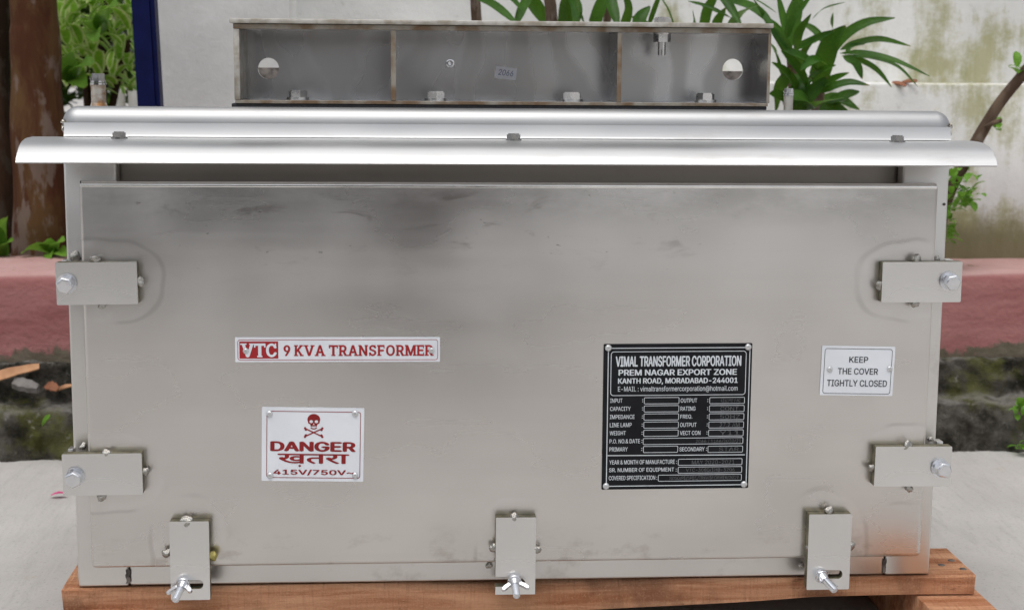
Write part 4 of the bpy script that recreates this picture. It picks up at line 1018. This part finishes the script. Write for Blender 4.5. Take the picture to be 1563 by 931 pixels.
Yl = Yb + .07
chip('bark_strip', 'long tan strip of dry bark lying on the stone footing', 'bark', (-30, 583), (60, 559), 15, M['dryleaf'], Yl, .006)
chip('stone_chip', 'flat grey stone chip under the tan bark strip', 'stone', (20, 581), (58, 590), 14, M['slate'], Yl - .02, .002, .01)
chip('dry_leaf', 'reddish dry leaf on the footing beside the transformer', 'leaf', (70, 587), (88, 594), 14, M['rustleaf'], Yl)
chip('dry_leaf', 'small tan dry leaf tucked against the transformer edge', 'leaf', (88, 594), (110, 588), 6, M['dryleaf'], Yl)
chip('green_leaf', 'single pale green leaf on the dark footing at left', 'leaf', (64, 646), (76, 635), 9, M['fresh'], Yb - .012)
p = atz(90, 757, GZ + .003); me = leaf_mesh([p + Vector((-.012 + .024 * u, .004 * u, .001 + .003 * math.sin(u * 3))) for u in (0, .25, .5, .75, 1)], .012, fold=.15)
o = link('petal', me, M['petal']); prop(o, 'magenta petal on the concrete by the lower left clamp', 'petal')
for i, (px, w_, lab) in enumerate(((1268, 12, 'dry leaf on the wall ledge behind the palm'), (1372, 18, 'orange dry leaf hanging over the wall ledge'), (1388, 20, 'brown dry leaf lying flat along the wall ledge'))):
    chip('dry_leaf', lab, 'leaf', (px - w_ * .6, 126), (px + w_ * .6, 125 + (6 if i == 1 else -1)), 7, M['rustleaf'], Yw + .01, .003)
for i, (px, py, lab) in enumerate(((1556, 628, 'tuft of bright weed on the stone footing at right'), (1560, 680, 'small weed tuft where the footing meets the concrete'))):
    p = at(px, py, Yb - .0); r = empty('weed', (p.x, p.y + .01, p.z - .01)); prop(r, lab, 'weed')
    for _ in range(9): put_leaf(random.choice(LF), r, at(random.gauss(px, 5), random.gauss(py, 5), Yb - random.uniform(.0, .03)), random.uniform(.45, .8))

# ================================================================== the photographer, kneeling behind the camera (mirrored in the door)
def person():
    r = empty('person', (.36, -2.02, GZ)); prop(r, 'kneeling person in dark shirt and trousers mirrored faintly in the steel door', 'person')
    J = {'pelvis': (.36, -2.12, .20, .13), 'waist': (.36, -2.10, .32, .125), 'chest': (.355, -2.05, .48, .15), 'neck': (.35, -2.00, .60, .055), 'chin': (.345, -1.96, .66, .07), 'head': (.345, -1.95, .74, .088), 'crown': (.345, -1.96, .80, .06),
         'hipl': (.27, -2.10, .18, .085), 'kneel': (.22, -1.84, .30, .062), 'anklel': (.23, -1.90, -.06, .042), 'toel': (.22, -1.77, -.085, .034),
         'hipr': (.45, -2.10, .18, .085), 'kneer': (.52, -1.90, -.055, .06), 'ankler': (.50, -2.28, -.075, .042), 'toer': (.50, -2.38, -.06, .032),
         'shl': (.18, -2.03, .53, .06), 'ell': (.10, -1.88, .37, .043), 'wrl': (.27, -1.80, .50, .030),
         'shr': (.53, -2.03, .53, .06), 'elr': (.58, -1.88, .36, .043), 'wrr': (.42, -1.79, .50, .030)}
    E_ = [('pelvis', 'waist'), ('waist', 'chest'), ('chest', 'neck'), ('neck', 'chin'), ('chin', 'head'), ('head', 'crown'), ('pelvis', 'hipl'), ('hipl', 'kneel'), ('kneel', 'anklel'), ('anklel', 'toel'), ('pelvis', 'hipr'), ('hipr', 'kneer'), ('kneer', 'ankler'), ('ankler', 'toer'),
          ('chest', 'shl'), ('shl', 'ell'), ('ell', 'wrl'), ('chest', 'shr'), ('shr', 'elr'), ('elr', 'wrr')]
    K = list(J); V = [Vector(J[k][:3]) for k in K]; rad = [J[k][3] for k in K]; E2 = [(K.index(a), K.index(b)) for a, b in E_]
    for wr, s in (('wrl', 1), ('wrr', -1)):           # palm and five unequal, curled fingers each
        b = K.index(wr); pv = V[b] + Vector((.03 * s, .028, .03)); V.append(pv); rad.append(.026); E2.append((b, len(V) - 1)); pi_ = len(V) - 1
        for i, (dx, dz, L_) in enumerate(((0, -.022, .026), (.004, -.008, .030), (.004, .008, .031), (.002, .022, .026), (-.022, .012, .024))):
            prev = pi_; base = pv + Vector((dx * s + .012 * s, .016, dz))
            for d in (Vector((.3 * s, .7, 0)), Vector((.8 * s, .2, 0)), Vector((.7 * s, -.5, 0))):
                V.append(base); rad.append(.0088); E2.append((prev, len(V) - 1)); prev = len(V) - 1; base = base + d.normalized() * L_
    me = bpy.data.meshes.new('body'); me.from_pydata(V, E2, []); me.update()
    o = bpy.data.objects.new('body', me); C.objects.link(o); sk_ = o.modifiers.new('s', 'SKIN'); ss = o.modifiers.new('d', 'SUBSURF'); ss.levels = 1; ss.render_levels = 1
    for i, v in enumerate(me.skin_vertices[0].data): v.radius = (rad[i], rad[i]); v.use_root = (i == 0)
    g = bpy.context.evaluated_depsgraph_get(); g.update(); bm_ = bpy.data.meshes.new_from_object(o.evaluated_get(g)); bpy.data.objects.remove(o)
    bm_.materials.clear()
    for q in (M['shirt'], M['trousers'], M['skin'], M['hair']): bm_.materials.append(q)
    for p in bm_.polygons:
        c = p.center; p.use_smooth = True
        p.material_index = 0
        if c.z < .23 or (c.y > -1.97 and c.z < .36 and .14 < c.x < .5): p.material_index = 1
        if c.z > .61: p.material_index = 3 if (c.z > .79 or c.y < -1.99) else 2
        if c.y > -1.83 and c.z > .42: p.material_index = 2
    b = link('body', bm_, None, r)
    for nm, x, y, z, s in (('eye', .317, -1.872, .735, .010), ('eye', .373, -1.872, .735, .010), ('nose', .345, -1.862, .712, .014), ('ear', .258, -1.955, .725, .020), ('ear', .432, -1.955, .725, .020)):
        q = link(nm, BL[0].copy(), None, r, (x, y, z)); q.scale = (s * (.5 if nm == 'ear' else 1), s, s * 1.2); q.data.materials.clear(); q.data.materials.append(M['hair'] if nm == 'eye' else M['skin'])
M['shirt'] = simple('dark_shirt', (.02, .02, .026), (.03, .03, .036), 30, .9); M['trousers'] = simple('dark_trousers', (.018, .018, .02), (.03, .03, .03), 30, .9)
M['skin'] = simple('skin', (.26, .14, .09), (.22, .115, .075), 20, .55); M['hair'] = simple('black_hair', (.008, .007, .006), (.015, .012, .01), 90, .5)
person()
dslr = empty('camera_body', (.34, -1.75, .45)); prop(dslr, 'black camera held up by the kneeling person', 'camera')
link('body', box((.275, -1.775, .505), (.405, -1.715, .595), .012, 3), M['rubber'], dslr)
link('prism_hump', box((.31, -1.77, .5951), (.37, -1.72, .622), .008, 3), M['rubber'], dslr)
